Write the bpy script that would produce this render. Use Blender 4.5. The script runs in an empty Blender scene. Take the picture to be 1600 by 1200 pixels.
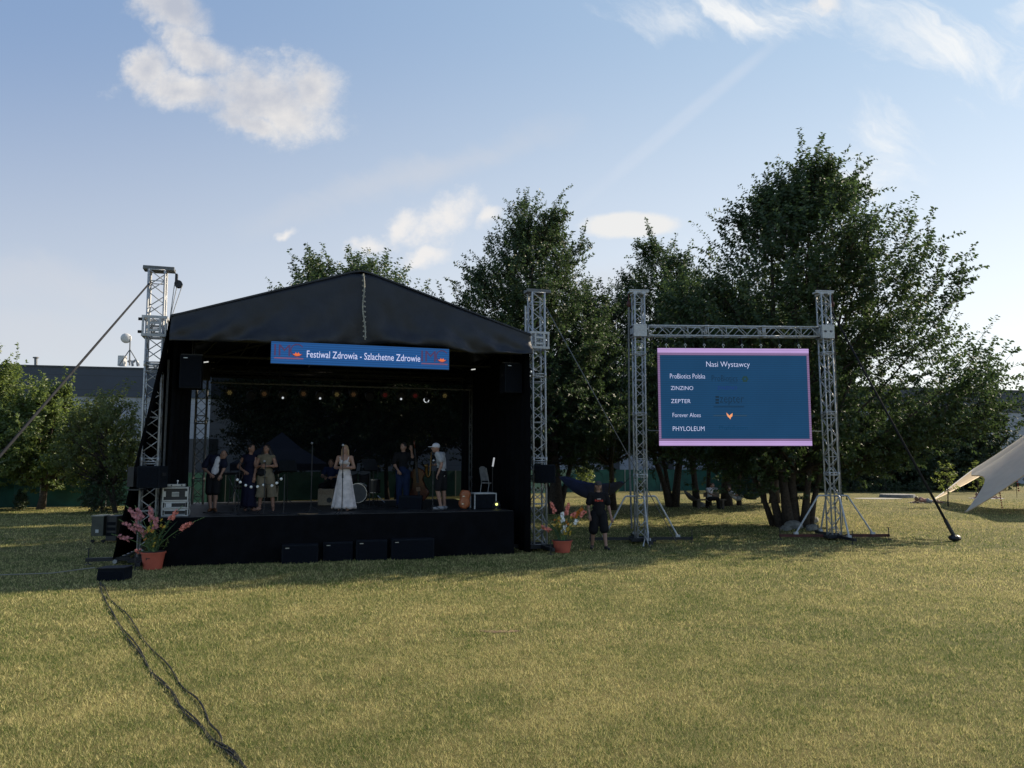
import bpy, bmesh, math, random
import numpy as np
from mathutils import Vector, Matrix, Euler
R = math.radians
C = bpy.context.scene.collection
scn = bpy.context.scene

# ---------------------------------------------------------------- camera
CAM_Z = 2.3
PITCH = math.atan(122/1200)
cam_d = bpy.data.cameras.new('camera'); cam = bpy.data.objects.new('camera', cam_d); C.objects.link(cam)
cam_d.sensor_width = 36; cam_d.lens = 27; cam_d.clip_end = 2000; cam_d.clip_start = .05
cam.location = (0, 0, CAM_Z); cam.rotation_euler = (math.pi/2 + PITCH, 0, 0)
scn.camera = cam

def ray(px, py):
    cx, cy = (px-800)/1200, (600-py)/1200
    return Vector((cx, math.cos(PITCH)-cy*math.sin(PITCH), math.sin(PITCH)+cy*math.cos(PITCH)))
def at(px, py, Y):
    d = ray(px, py); return Vector((0, 0, CAM_Z)) + d*(Y/d.y)
def gr(px, py, z=0.0):
    d = ray(px, py); return Vector((0, 0, CAM_Z)) + d*((z-CAM_Z)/d.z)

# ---------------------------------------------------------------- sun, sky, exposure
SUN_AZ, SUN_EL = 58.0, 29.0
sv = Vector((math.sin(R(SUN_AZ))*math.cos(R(SUN_EL)), math.cos(R(SUN_AZ))*math.cos(R(SUN_EL)), math.sin(R(SUN_EL))))
sun_d = bpy.data.lights.new('sun', 'SUN'); sun_d.energy = 4.8; sun_d.angle = R(.6); sun_d.color = (1, .86, .66)
sun = bpy.data.objects.new('sun', sun_d); C.objects.link(sun)
sun.rotation_euler = (-sv).to_track_quat('-Z', 'Y').to_euler(); sun.location = (30, 30, 40)
scn.view_settings.view_transform = 'Standard'; scn.view_settings.look = 'None'
scn.view_settings.exposure = 1.0; scn.view_settings.gamma = 1
SKY_STRENGTH = .1

class NT:
    """small node-tree helper"""
    def __init__(s, tree): s.t = tree; s.n = tree.nodes; s.l = tree.links
    def node(s, typ, ins=None, **kw):
        n = s.n.new(typ)
        for k, v in kw.items(): setattr(n, k, v)
        if ins:
            for k, v in ins.items(): s.set(n.inputs[k], v)
        return n
    def set(s, sock, v):
        if isinstance(v, bpy.types.NodeSocket): s.l.new(v, sock)
        elif isinstance(v, bpy.types.Node): s.l.new(v.outputs[0], sock)
        else:
            if isinstance(v, (tuple, list)) and len(v) == 3 and sock.type == 'RGBA': v = (*v, 1)
            sock.default_value = v
    def m(s, op, a, b=0.0, c=None, clamp=False):
        n = s.n.new('ShaderNodeMath'); n.operation = op; n.use_clamp = clamp
        s.set(n.inputs[0], a); s.set(n.inputs[1], b)
        if c is not None: s.set(n.inputs[2], c)
        return n.outputs[0]
    def mix(s, f, a, b):
        n = s.n.new('ShaderNodeMix'); n.data_type = 'RGBA'
        s.set(n.inputs[0], f); s.set(n.inputs[6], a); s.set(n.inputs[7], b); return n.outputs[2]
    def ss(s, x, a, b):
        n = s.n.new('ShaderNodeMapRange'); n.interpolation_type = 'SMOOTHSTEP'
        s.set(n.inputs[0], x); n.inputs[1].default_value = a; n.inputs[2].default_value = b
        return n.outputs[0]
    def noise(s, vec, scale, detail=6, rough=.55, dist=0.0, out=0):
        n = s.n.new('ShaderNodeTexNoise'); s.set(n.inputs['Vector'], vec)
        n.inputs['Scale'].default_value = scale; n.inputs['Detail'].default_value = detail
        n.inputs['Roughness'].default_value = rough; n.inputs['Distortion'].default_value = dist
        return n.outputs[out]

def make_world():
    w = bpy.data.worlds.new('World'); scn.world = w; w.use_nodes = True
    t = NT(w.node_tree); t.n.clear()
    sky = t.node('ShaderNodeTexSky', sky_type='NISHITA', sun_disc=False)
    sky.sun_elevation = R(SUN_EL); sky.sun_rotation = R(SUN_AZ)
    sky.air_density = 1.0; sky.dust_density = 0.6; sky.ozone_density = 2.2; sky.altitude = 100
    g = t.node('ShaderNodeTexCoord').outputs['Generated']
    sep = t.node('ShaderNodeSeparateXYZ', {0: g})
    y = t.m('MAXIMUM', sep.outputs[1], .08)
    u = t.m('DIVIDE', sep.outputs[0], y); v = t.m('DIVIDE', sep.outputs[2], y)
    uv = t.node('ShaderNodeCombineXYZ', {0: u, 1: v, 2: 0.0}).outputs[0]
    # warp the lookup so that outlines curl
    w1 = t.noise(uv, 7, 5, .6, 0, 1)
    wv = t.node('ShaderNodeVectorMath', {0: w1, 1: (.5, .5, .5)}, operation='SUBTRACT')
    wv = t.node('ShaderNodeVectorMath', {0: wv, 'Scale': .085}, operation='SCALE')
    uw = t.node('ShaderNodeVectorMath', {0: uv, 1: wv}, operation='ADD').outputs[0]
    def c2(px, py):
        d = ray(px, py); return d.x/d.y, d.z/d.y
    def blob(px, py, rx, ry, ang, src=None):
        cu, cv = c2(px, py)
        s = t.node('ShaderNodeVectorMath', {0: src or uw, 1: (cu, cv, 0)}, operation='SUBTRACT')
        r = t.node('ShaderNodeVectorRotate', {0: s.outputs[0], 'Angle': R(-ang)}, rotation_type='Z_AXIS')
        q = t.node('ShaderNodeVectorMath', {0: r, 1: (rx/1200, ry/1200, 1)}, operation='DIVIDE')
        L = t.node('ShaderNodeVectorMath', {0: q}, operation='LENGTH').outputs['Value']
        return t.m('SUBTRACT', 1.0, L)
    def group(bl):
        o = blob(*bl[0])
        for b in bl[1:]: o = t.m('MAXIMUM', o, blob(*b))
        return o
    fine = t.m('ADD', t.m('MULTIPLY', t.noise(uv, 14, 10, .66), .78), t.m('MULTIPLY', t.noise(uw, 42, 8, .7), .22))
    mid = t.noise(uv, 5.5, 8, .6, .4)
    # heap clouds
    F = group([(415, 150, 150, 74, -16), (310, 80, 130, 46, -38), (226, 108, 46, 62, 0), (490, 130, 70, 66, -50), (285, 142, 120, 42, -8), (262, 12, 95, 44, -18), (400, 190, 60, 26, -10)])
    F2 = group([(690, 345, 85, 50, 20), (575, 378, 44, 26, 0), (635, 345, 50, 26, 30), (1300, 8, 46, 26, 0), (445, 362, 20, 9, 0), (755, 350, 40, 20, 30), (660, 400, 50, 18, 10)])
    dens = t.m('ADD', t.m('ADD', t.m('MULTIPLY', F, 1.6), .12), t.m('MULTIPLY', t.m('SUBTRACT', fine, .5), 3.3))
    dens2 = t.m('ADD', t.m('MULTIPLY', F2, 1.1), t.m('MULTIPLY', t.m('SUBTRACT', fine, .5), 3.0))
    m1 = t.ss(dens, -.02, 1.35); m2 = t.ss(dens2, -.05, 1.0)
    lens = t.m('ADD', blob(982, 352, 88, 25, 1, uv), t.m('MULTIPLY', t.m('SUBTRACT', fine, .5), .9))
    m3 = t.m('MULTIPLY', t.ss(lens, -.02, .35), .9)
    # wisps top right
    st = t.node('ShaderNodeVectorRotate', {0: uw, 'Angle': R(35)}, rotation_type='Z_AXIS').outputs[0]
    st = t.node('ShaderNodeVectorMath', {0: st, 1: (1.0, 2.4, 1)}, operation='MULTIPLY').outputs[0]
    wn = t.noise(st, 4.2, 9, .62, .6)
    W = group([(1500, 90, 210, 130, -30), (1390, 230, 90, 110, 20), (1590, 30, 110, 110, 0), (1150, 20, 260, 60, 0), (1260, 320, 260, 60, 20)])
    m4 = t.m('MULTIPLY', t.ss(t.m('ADD', t.m('MULTIPLY', W, .55), t.m('MULTIPLY', t.m('SUBTRACT', wn, .5), 2.3)), .14, .95), .8)
    # contrail-like streak and broad veils
    S = blob(1050, 200, 340, 15, 40, uv)
    m5 = t.m('MULTIPLY', t.m('MULTIPLY', t.ss(S, -.1, .7), t.ss(mid, .25, .7)), .3)
    V = group([(90, 450, 420, 70, -12), (640, 270, 330, 42, 18), (60, 520, 420, 70, -4), (900, 440, 300, 50, 0)])
    m6 = t.m('MULTIPLY', t.ss(t.m('ADD', V, t.m('MULTIPLY', t.m('SUBTRACT', wn, .5), 1.5)), 0, 1.1), .42)
    # colours (sky radiance units: multiplied by SKY_STRENGTH)
    cx = t.node('ShaderNodeVectorMath', {0: uv, 1: (.6, -1.0, 0)}, operation='DOT_PRODUCT').outputs['Value']
    off = t.node('ShaderNodeVectorMath', {0: uv, 1: (-.022, -.012, 0)}, operation='ADD').outputs[0]
    shade = t.ss(t.m('ADD', t.m('MULTIPLY', t.noise(off, 9, 7, .6), .75), t.m('ADD', t.m('MULTIPLY', cx, .35), t.m('SUBTRACT', .47, t.m('MULTIPLY', F, .16)))), .30, .66)
    grey = (2.55, 2.7, 3.1); cream = (4.6, 4.4, 4.15)
    ccol = t.mix(shade, grey, cream)
    skyc = t.node('ShaderNodeHueSaturation', {'Color': sky, 'Saturation': .9, 'Value': 1.0}).outputs[0]
    # thin high haze: pale low down and towards the sun, clear blue up on the left
    ru = t.ss(u, -.75, .85); rv = t.ss(v, .04, .66)
    lo = t.mix(ru, (3.35, 3.45, 3.65), (4.9, 4.95, 4.8)); hi = t.mix(ru, (1.25, 1.85, 2.95), (2.3, 3.1, 3.9))
    pal = t.mix(rv, lo, hi)
    front = t.m('MULTIPLY', t.ss(sep.outputs[1], .0, .35), .82)
    c = t.mix(front, skyc, pal)
    c = t.mix(m6, c, (3.4, 3.45, 3.65))
    c = t.mix(m5, c, (3.8, 4.0, 4.4))
    c = t.mix(m4, c, (5.2, 5.1, 4.9))
    c = t.mix(m3, c, (4.4, 4.35, 4.25))
    c = t.mix(t.m('MULTIPLY', m2, .8), c, (4.7, 4.5, 4.3))
    c = t.mix(t.m('MULTIPLY', m1, .93), c, ccol)
    bg = t.node('ShaderNodeBackground', {'Color': c, 'Strength': SKY_STRENGTH})
    out = t.node('ShaderNodeOutputWorld', {0: bg})
make_world()

# ---------------------------------------------------------------- materials
MATS = {}
def mat(name, col, rough=.6, metal=0.0, var=.12, scale=8, bump=0.0, spec=.4, emit=None, alpha=None, var2=None):
    if name in MATS: return MATS[name]
    m = bpy.data.materials.new(name); m.use_nodes = True; t = NT(m.node_tree)
    p = t.n['Principled BSDF']
    tc = t.node('ShaderNodeTexCoord').outputs['Object']
    n = t.noise(tc, scale, 5, .6)
    f = t.ss(n, .3, .7)
    lo = tuple(c*(1-var) for c in col); hi = tuple(min(1, c*(1+var)) for c in col)
    if var2: hi = var2
    t.set(p.inputs['Base Color'], t.mix(f, lo, hi))
    p.inputs['Roughness'].default_value = rough; p.inputs['Metallic'].default_value = metal
    p.inputs['Specular IOR Level'].default_value = spec
    if bump:
        b = t.node('ShaderNodeBump', {'Height': t.noise(tc, scale*3, 6, .6), 'Strength': bump, 'Distance': .02})
        t.set(p.inputs['Normal'], b)
    if emit:
        p.inputs['Emission Color'].default_value = (*emit[:3], 1); p.inputs['Emission Strength'].default_value = emit[3]
    MATS[name] = m
    return m

def leaf_mat(name, c1, c2, trans=.45):
    m = bpy.data.materials.new(name); m.use_nodes = True; t = NT(m.node_tree); t.n.clear()
    geo = t.node('ShaderNodeNewGeometry'); oi = geo.outputs['Random Per Island']
    tc = t.node('ShaderNodeTexCoord').outputs['Object']
    f = t.m('ADD', t.m('MULTIPLY', oi, .6), t.m('MULTIPLY', t.ss(t.noise(tc, .9, 3), .35, .65), .4))
    c = t.mix(f, c1, c2)
    d = t.node('ShaderNodeBsdfDiffuse', {0: c}); tr = t.node('ShaderNodeBsdfTranslucent', {0: t.mix(.5, c, tuple(min(1, x*1.6) for x in c2))})
    gl = t.node('ShaderNodeBsdfGlossy', {0: (.8, .8, .8), 'Roughness': .5})
    a = t.node('ShaderNodeMixShader', {0: trans, 1: d.outputs[0], 2: tr.outputs[0]})
    b = t.node('ShaderNodeMixShader', {0: .035, 1: a.outputs[0], 2: gl.outputs[0]})
    t.node('ShaderNodeOutputMaterial', {0: b})
    return m

M_ALU = mat('aluminium', (.40, .41, .42), .55, .25, .15, 20)
M_ALUD = mat('dull_aluminium', (.13, .135, .14), .6, .2, .2, 20)
M_STEEL = mat('grey_steel', (.30, .31, .32), .45, .6, .15, 20)
M_BLK = mat('black_paint', (.012, .013, .016), .5, 0, .3, 6)
M_SPK = mat('speaker_cabinet', (.006, .008, .012), .75, 0, .3, 9, .15, .12)
M_GRL = mat('speaker_grille', (.004, .0055, .009), .85, 0, .4, 60, .4, .1)
M_FAB = mat('black_canvas', (.0075, .0095, .015), .58, 0, .35, 2.2, .35, .5)
M_FABI = mat('black_molton', (.0028, .0032, .0045), .9, 0, .3, 3, .1, .1)
M_RUB = mat('black_rubber', (.01, .01, .011), .8, 0, .3, 10)
M_RED = mat('red_paint', (.06, .014, .012), .5, .1, .3, 7)
M_TERRA = mat('terracotta_plastic', (.40, .085, .05), .55, 0, .08, 5)
M_WHITE = mat('white_plastic', (.75, .75, .73), .5, 0, .05, 6)
M_BARK = mat('bark', (.045, .035, .028), .9, 0, .45, 14, .8)
M_SKIN = mat('skin', (.27, .155, .11), .55, 0, .08, 12)
M_SKIN2 = mat('tanned_skin', (.23, .12, .08), .55, 0, .08, 12)

# ---------------------------------------------------------------- mesh builder
ORG = {}
def rootof(o):
    while o is not None and o.parent: o = o.parent
    return o
class MB:
    def __init__(s): s.v = []; s.f = []; s.M = Matrix.Identity(4)
    def add(s, vs, fs):
        k = len(s.v); M = s.M
        for p in vs: s.v.append(tuple(M @ Vector(p)))
        for f in fs: s.f.append(tuple(i+k for i in f))
        return s
    def box(s, c, sz, rot=None):
        hx, hy, hz = sz[0]/2, sz[1]/2, sz[2]/2
        vs = [Vector((x*hx, y*hy, z*hz)) for x in (-1, 1) for y in (-1, 1) for z in (-1, 1)]
        if rot is not None:
            Q = Euler(rot).to_matrix() if not isinstance(rot, Matrix) else rot
            vs = [Q @ p for p in vs]
        c = Vector(c)
        return s.add([p+c for p in vs], [(0, 1, 3, 2), (4, 6, 7, 5), (0, 4, 5, 1), (2, 3, 7, 6), (0, 2, 6, 4), (1, 5, 7, 3)])
    def tube(s, pts, r, n=6, cap=True):
        pts = [Vector(p) for p in pts]
        if not isinstance(r, (list, tuple)): r = [r]*len(pts)
        rings = []; pu = None
        for i, p in enumerate(pts):
            d = (pts[min(i+1, len(pts)-1)] - pts[max(i-1, 0)])
            if d.length < 1e-9: d = Vector((0, 0, 1))
            d.normalize()
            if pu is None: pu = d.orthogonal().normalized()
            else:
                pu = pu - d*pu.dot(d)
                pu = pu.normalized() if pu.length > 1e-6 else d.orthogonal().normalized()
            w = d.cross(pu)
            rings.append([p + (pu*math.cos(2*math.pi*k/n) + w*math.sin(2*math.pi*k/n))*r[i] for k in range(n)])
        return s.loft(rings, cap)
    def loft(s, rings, cap=True, closed=True):
        n = len(rings[0]); vs = [p for q in rings for p in q]; fs = []
        for i in range(len(rings)-1):
            for k in range(n if closed else n-1):
                a = i*n+k; b = i*n+(k+1) % n
                fs.append((a, b, b+n, a+n))
        if cap and closed:
            fs.append(tuple(range(n-1, -1, -1))); fs.append(tuple(range((len(rings)-1)*n, len(rings)*n)))
        return s.add(vs, fs)
    def cyl(s, p0, p1, r, n=12, r1=None): return s.tube([p0, p1], [r, r if r1 is None else r1], n)
    def ell(s, c, r, nu=14, nv=9, rot=None):
        c = Vector(c); rings = []
        for j in range(1, nv):
            a = math.pi*j/nv - math.pi/2
            rings.append([Vector((math.cos(2*math.pi*k/nu)*math.cos(a)*r[0], math.sin(2*math.pi*k/nu)*math.cos(a)*r[1], math.sin(a)*r[2])) for k in range(nu)])
        vs = [p for q in rings for p in q] + [Vector((0, 0, -r[2])), Vector((0, 0, r[2]))]
        fs = []
        for i in range(len(rings)-1):
            for k in range(nu): fs.append((i*nu+k, i*nu+(k+1) % nu, (i+1)*nu+(k+1) % nu, (i+1)*nu+k))
        L = len(vs)
        for k in range(nu):
            fs.append((L-2, (k+1) % nu, k)); fs.append((L-1, (len(rings)-1)*nu+k, (len(rings)-1)*nu+(k+1) % nu))
        if rot is not None:
            Q = Euler(rot).to_matrix() if not isinstance(rot, Matrix) else rot
            vs = [Q @ p for p in vs]
        return s.add([p+c for p in vs], fs)
    def prism(s, poly, d, axis=Vector((0, 1, 0))):
        poly = [Vector(p) for p in poly]; n = len(poly); axis = Vector(axis)*d
        vs = poly + [p+axis for p in poly]
        fs = [tuple(range(n-1, -1, -1)), tuple(range(n, 2*n))] + [(i, (i+1) % n, (i+1) % n+n, i+n) for i in range(n)]
        return s.add(vs, fs)
    def capsule(s, a, b, ra, rb, n=12):
        a, b = Vector(a), Vector(b); d = b-a; L = max(d.length, 1e-5); d = d/L
        pts = [a-d*ra*.97, a-d*ra*.7, a-d*ra*.35, a, b, b+d*rb*.35, b+d*rb*.7, b+d*rb*.97]
        rr = [ra*.24, ra*.71, ra*.94, ra, rb, rb*.94, rb*.71, rb*.24]
        return s.tube(pts, rr, n)
    def build(s, name, m, parent=None, smooth=False, bevel=0, recalc=True):
        me = bpy.data.meshes.new(name)
        off = ORG.get(rootof(parent).name, Vector()) if parent is not None else Vector()
        me.from_pydata([tuple(Vector(p)-off) for p in s.v], [], s.f)
        if recalc:
            bm = bmesh.new(); bm.from_mesh(me); bmesh.ops.recalc_face_normals(bm, faces=bm.faces); bm.to_mesh(me); bm.free()
        me.materials.append(m)
        o = bpy.data.objects.new(name, me); C.objects.link(o)
        if smooth:
            for p in me.polygons: p.use_smooth = True
        if parent is not None: o.parent = parent
        if bevel:
            b = o.modifiers.new('bevel', 'BEVEL'); b.width = bevel; b.segments = 2; b.limit_method = 'ANGLE'
        return o
def frame(o, yaw=0.0):   # Matrix: translate to o and rotate about z
    return Matrix.Translation(Vector(o)) @ Matrix.Rotation(yaw, 4, 'Z')
def tag(o, label=None, cat=None, group=None, kind=None):
    if label: o['label'] = label
    if cat: o['category'] = cat
    if group: o['group'] = group
    if kind: o['kind'] = kind
    return o
def thing(name, label, cat, loc, group=None):
    o = bpy.data.objects.new(name, None); C.objects.link(o); o.location = loc
    o.empty_display_size = .2
    ORG[o.name] = Vector(loc)
    return tag(o, label, cat, group)
def dup(root, loc, label=None, rotz=None, scale=None):
    r = root.copy(); C.objects.link(r); r.location = loc
    if rotz is not None: r.rotation_euler = (0, 0, rotz)
    if scale: r.scale = scale
    if label: r['label'] = label
    for ch in list(root.children):
        c = ch.copy(); C.objects.link(c); c.parent = r
        for g in list(ch.children):
            d = g.copy(); C.objects.link(d); d.parent = c
    return r
def npmesh(name, V, Fv, m, parent=None, smooth=False, k=3):
    """V (n,3) array, Fv (f,k) int array"""
    me = bpy.data.meshes.new(name)
    if parent is not None: V = V - np.array(ORG[rootof(parent).name])
    me.vertices.add(len(V)); me.vertices.foreach_set('co', V.astype(np.float32).ravel())
    me.loops.add(Fv.size); me.loops.foreach_set('vertex_index', Fv.astype(np.int32).ravel())
    me.polygons.add(len(Fv)); me.polygons.foreach_set('loop_start', np.arange(0, Fv.size, k, dtype=np.int32))
    me.polygons.foreach_set('loop_total', np.full(len(Fv), k, dtype=np.int32))
    me.update(calc_edges=True); me.validate()
    me.materials.append(m)
    o = bpy.data.objects.new(name, me); C.objects.link(o)
    if parent is not None: o.parent = parent
    return o
def text_obj(s, w, h, m, parent, org, xd, zd, off=0.0, name='lettering', shear=0, extr=.002, squeeze=True):
    """text fitted in w x h (metres), lower-left corner at org"""
    cu = bpy.data.curves.new('t', 'FONT'); cu.body = s; cu.size = 1; cu.offset = off; cu.extrude = 0; cu.shear = shear; cu.resolution_u = 3
    to = bpy.data.objects.new('t', cu); C.objects.link(to)
    bpy.context.view_layer.update()
    me = bpy.data.meshes.new_from_object(to.evaluated_get(bpy.context.evaluated_depsgraph_get()))
    bpy.data.objects.remove(to); bpy.data.curves.remove(cu)
    vs = [v.co.copy() for v in me.vertices]; fs = [tuple(p.vertices) for p in me.polygons]
    x0 = min(v.x for v in vs); x1 = max(v.x for v in vs); y0 = min(v.y for v in vs); y1 = max(v.y for v in vs)
    bpy.data.meshes.remove(me)
    sx = w/(x1-x0); sy = h/(y1-y0) if h else sx
    xd, zd, org = Vector(xd), Vector(zd), Vector(org)
    mb = MB(); mb.add([org + xd*(v.x-x0)*sx + zd*(v.y-y0)*sy for v in vs], fs)
    return mb.build(name, m, parent, recalc=False)
# ---------------------------------------------------------------- lawn
def lawn_mat(name, dark=1.0):
    m = bpy.data.materials.new(name); m.use_nodes = True; t = NT(m.node_tree); p = t.n['Principled BSDF']
    tc = t.node('ShaderNodeTexCoord').outputs['Object']
    big = t.noise(tc, .16, 4, .6, .3); med = t.noise(tc, 1.1, 6, .65); fin = t.noise(tc, 34, 6, .8)
    f = t.m('ADD', t.m('MULTIPLY', big, .5), t.m('MULTIPLY', med, .5))
    f = t.ss(f, .40, .60)
    c = t.mix(f, (.060*dark, .074*dark, .018*dark), (.13*dark, .115*dark, .038*dark))
    c = t.mix(t.m('MULTIPLY', t.ss(fin, .35, .7), .6), c, tuple(x*dark for x in (.24, .20, .095)))
    bare = t.m('MULTIPLY', t.ss(t.noise(tc, .5, 6, .7), .66, .76), .5)
    c = t.mix(bare, c, (.16*dark, .115*dark, .06*dark))
    t.set(p.inputs['Base Color'], c); p.inputs['Roughness'].default_value = .95; p.inputs['Specular IOR Level'].default_value = .1
    b = t.node('ShaderNodeBump', {'Height': t.noise(tc, 22, 8, .8), 'Strength': .9, 'Distance': .05})
    t.set(p.inputs['Normal'], b)
    return m
def terrain_z(x, y): return 0.0
lm = MB()
lm.add([(-400, -60, 0), (400, -60, 0), (400, 600, 0), (-400, 600, 0)], [(0, 1, 2, 3)])
lawn = lm.build('lawn', lawn_mat('lawn_soil'), recalc=False); tag(lawn, kind='structure')

def blade_mat():
    m = bpy.data.materials.new('grass_blades'); m.use_nodes = True; t = NT(m.node_tree); t.n.clear()
    oi = t.node('ShaderNodeNewGeometry').outputs['Random Per Island']
    tc = t.node('ShaderNodeTexCoord').outputs['Object']
    big = t.noise(tc, .16, 4, .6, .3); med = t.noise(tc, 1.1, 6, .65); fin = t.noise(tc, 7, 4, .7)
    f = t.m('ADD', t.m('MULTIPLY', big, .36), t.m('ADD', t.m('MULTIPLY', med, .34), t.m('MULTIPLY', fin, .3)))
    f = t.m('ADD', t.m('MULTIPLY', t.ss(f, .38, .62), .62), t.m('MULTIPLY', t.m('SUBTRACT', oi, .38), 1.35), clamp=True)
    c = t.mix(f, (.045, .105, .015), (.66, .58, .27))
    d = t.node('ShaderNodeBsdfDiffuse', {0: c}); tr = t.node('ShaderNodeBsdfTranslucent', {0: c})
    a = t.node('ShaderNodeMixShader', {0: .35, 1: d.outputs[0], 2: tr.outputs[0]})
    t.node('ShaderNodeOutputMaterial', {0: a})
    return m
def make_grass():
    rg = np.random.default_rng(5); VV = []; n0 = 0
    bands = [(5.2, 7.5, 10500, .0036, .042), (7.5, 10, 6500, .0046, .044), (10, 14, 3000, .007, .048), (14, 20, 1000, .012, .055), (20, 34, 260, .019, .06), (34, 48, 70, .03, .06)]
    for y0, y1, den, wd, ln in bands:
        n = int(den*(y1-y0)*(y1+y0)*.72)
        y = np.sqrt(rg.uniform(y0*y0, y1*y1, n)); x = rg.uniform(-.72, .72, n)*y
        # clumpiness
        c = np.sin(x*9.1+3*np.sin(y*4.3))*np.sin(y*8.3+2*np.sin(x*5.1)); c2 = np.sin(x*17.3+2*np.sin(y*13.1))*np.sin(y*19.7+2*np.sin(x*11.3)); keep = rg.random(n) < .62+.22*c+.22*c2
        # the cables have pressed a groove into the turf
        x, y = x[keep], y[keep]; n = len(x)
        a = rg.uniform(0, 2*np.pi, n); L = ln*rg.uniform(.35, 1.35, n)*np.where(rg.random(n) < .04, 1.5, 1); lean = rg.uniform(.2, 1.7, n)
        dx, dy = np.cos(a), np.sin(a); w = wd*rg.uniform(.6, 1.3, n)
        px, py = -dy*w/2, dx*w/2
        # side-on to no one in particular: random facing
        b = rg.uniform(0, 2*np.pi, n); px, py = np.cos(b)*w/2, np.sin(b)*w/2
        p0 = np.stack([x-px, y-py, np.full(n, -.002)], 1); p1 = np.stack([x+px, y+py, np.full(n, -.002)], 1)
        h = L/np.sqrt(1+lean**2)
        p2 = np.stack([x+dx*h*lean, y+dy*h*lean, h], 1)
        VV.append(np.stack([p0, p1, p2], 1).reshape(-1, 3))
    V = np.concatenate(VV); F = np.arange(len(V)).reshape(-1, 3)
    o = npmesh('grass', V, F, blade_mat()); tag(o, 'short dry mown grass covering the whole lawn', 'grass', kind='stuff')
    print('blades', len(F))
make_grass()

# ---------------------------------------------------------------- warehouse behind
def panel_mat(name, col, pitch, rough=.5):
    m = bpy.data.materials.new(name); m.use_nodes = True; t = NT(m.node_tree); p = t.n['Principled BSDF']
    tc = t.node('ShaderNodeTexCoord').outputs['Object']; z = t.node('ShaderNodeSeparateXYZ', {0: tc}).outputs[2]
    fr = t.m('FRACT', t.m('DIVIDE', z, pitch)); ln = t.m('LESS_THAN', fr, .045)
    n = t.noise(tc, .5, 5)
    c = t.mix(t.ss(n, .3, .7), tuple(x*.9 for x in col), tuple(x*1.08 for x in col))
    t.set(p.inputs['Base Color'], t.mix(ln, c, tuple(x*.55 for x in col))); p.inputs['Roughness'].default_value = rough
    b = t.node('ShaderNodeBump', {'Height': t.m('PINGPONG', fr, .5), 'Strength': .3, 'Distance': .03}); t.set(p.inputs['Normal'], b)
    return m
P0 = at(0, 600, 60); P1 = at(1590, 600, 82)
wu = Vector((P1.x-P0.x, P1.y-P0.y, 0)).normalized(); wv = Vector((-wu.y, wu.x, 0)); wyaw = math.atan2(wu.y, wu.x)
W0 = Vector((P0.x, P0.y, 0)) - wu*45
wh = thing('warehouse', 'long low grey and dark blue warehouse beyond the green fence', 'building', W0)
def wmb(): b = MB(); b.M = frame(W0, wyaw); return b
WL = 210
ZT, ZB = 9.85, 7.55
b = wmb(); b.box((WL/2, 15, ZB/2), (WL, 30, ZB)); b.build('wall', panel_mat('grey_cladding', (.24, .26, .30), .5), wh)
b = wmb(); b.box((WL/2, 15, (ZT+ZB)/2+.01), (WL+.3, 30.3, ZT-ZB)); b.build('roof_band', panel_mat('navy_cladding', (.022, .033, .055), 1.15), wh)
b = wmb(); b.box((WL/2, -.17, ZT+.04), (WL+.4, .12, .12)); b.build('gutter', mat('dark_trim', (.03, .035, .045), .5), wh)
md = mat('dark_door', (.03, .034, .042), .5)
for px in (955, 1236, 1040, 300, -60, 520):
    # doors/dark recess panels where the wall meets the ray
    d = ray(px, 700); k = (Vector((P0.x, P0.y))).to_3d(); A = Matrix(((d.x, -wu.x), (d.y, -wu.y))); s = A.inverted() @ Vector((P0.x, P0.y)); 
    q = Vector((d.x*s[0], d.y*s[0], 0)); a = (q-W0).dot(wu)
    b = wmb(); b.box((a, -.03, 2.1), (1.55 if px != 300 else 4, .12, 4.2)); b.build('door', md, wh)
# rooftop antenna, ducts and chimney pipe
def wz(px, py, back=1.0):
    d = ray(px, py); A = Matrix(((d.x, -wu.x), (d.y, -wu.y))); O = Vector((P0.x, P0.y)) + Vector((wv.x, wv.y))*back
    s = A.inverted() @ O; return Vector((0, 0, CAM_Z)) + d*s[0]
b = MB(); base = wz(202, 571)
e = thing('antenna_mast', 'satellite dish on a braced mast on the warehouse roof', 'antenna', base)
top = wz(203.5, 525)
b.tube([base, top], .05); b.build('mast', M_ALUD, e)
b = MB(); m_ = wz(203, 546)
for px in (186, 218): b.tube([wz(px, 571), m_], .04)
b.tube([wz(203, 546), wz(203, 571, 2.5)], .04); b.build('brace', M_ALUD, e)
b = MB(); c_ = wz(197, 528.5); b.ell(c_, (.42, .18, .42), 16, 8, (0, 0, .5)); b.tube([c_, wz(203.5, 529)], .04); b.build('dish', mat('dish_grey', (.5, .5, .5), .4), e, smooth=True)
e = thing('vent_unit', 'small grey ventilation box with bent ducts on the warehouse roof', 'vent', wz(193, 571, 1.5))
b = MB(); b.box(wz(191, 564, 1.5), (.5, .5, .85)); b.build('cabinet', mat('unit_grey', (.4, .4, .4), .5, .3), e)
for px in (206, 214):
    b = MB(); b.tube([wz(px-6, 566, 1.5), wz(px-3, 563, 1.5), wz(px, 564, 1.5), wz(px+1.5, 572, 1.5)], .1, 8); b.build('duct', M_ALU, e, smooth=True)
e = thing('chimney_pipe', 'thin flue pipe with a cap on the warehouse roof far left', 'pipe', wz(56, 570))
b = MB(); b.cyl(wz(56, 571), wz(56, 559), .12); b.build('pipe', M_ALUD, e)
b = MB(); b.cyl(wz(56, 559.5), wz(56, 558), .22); b.build('cap', M_ALUD, e)

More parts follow.
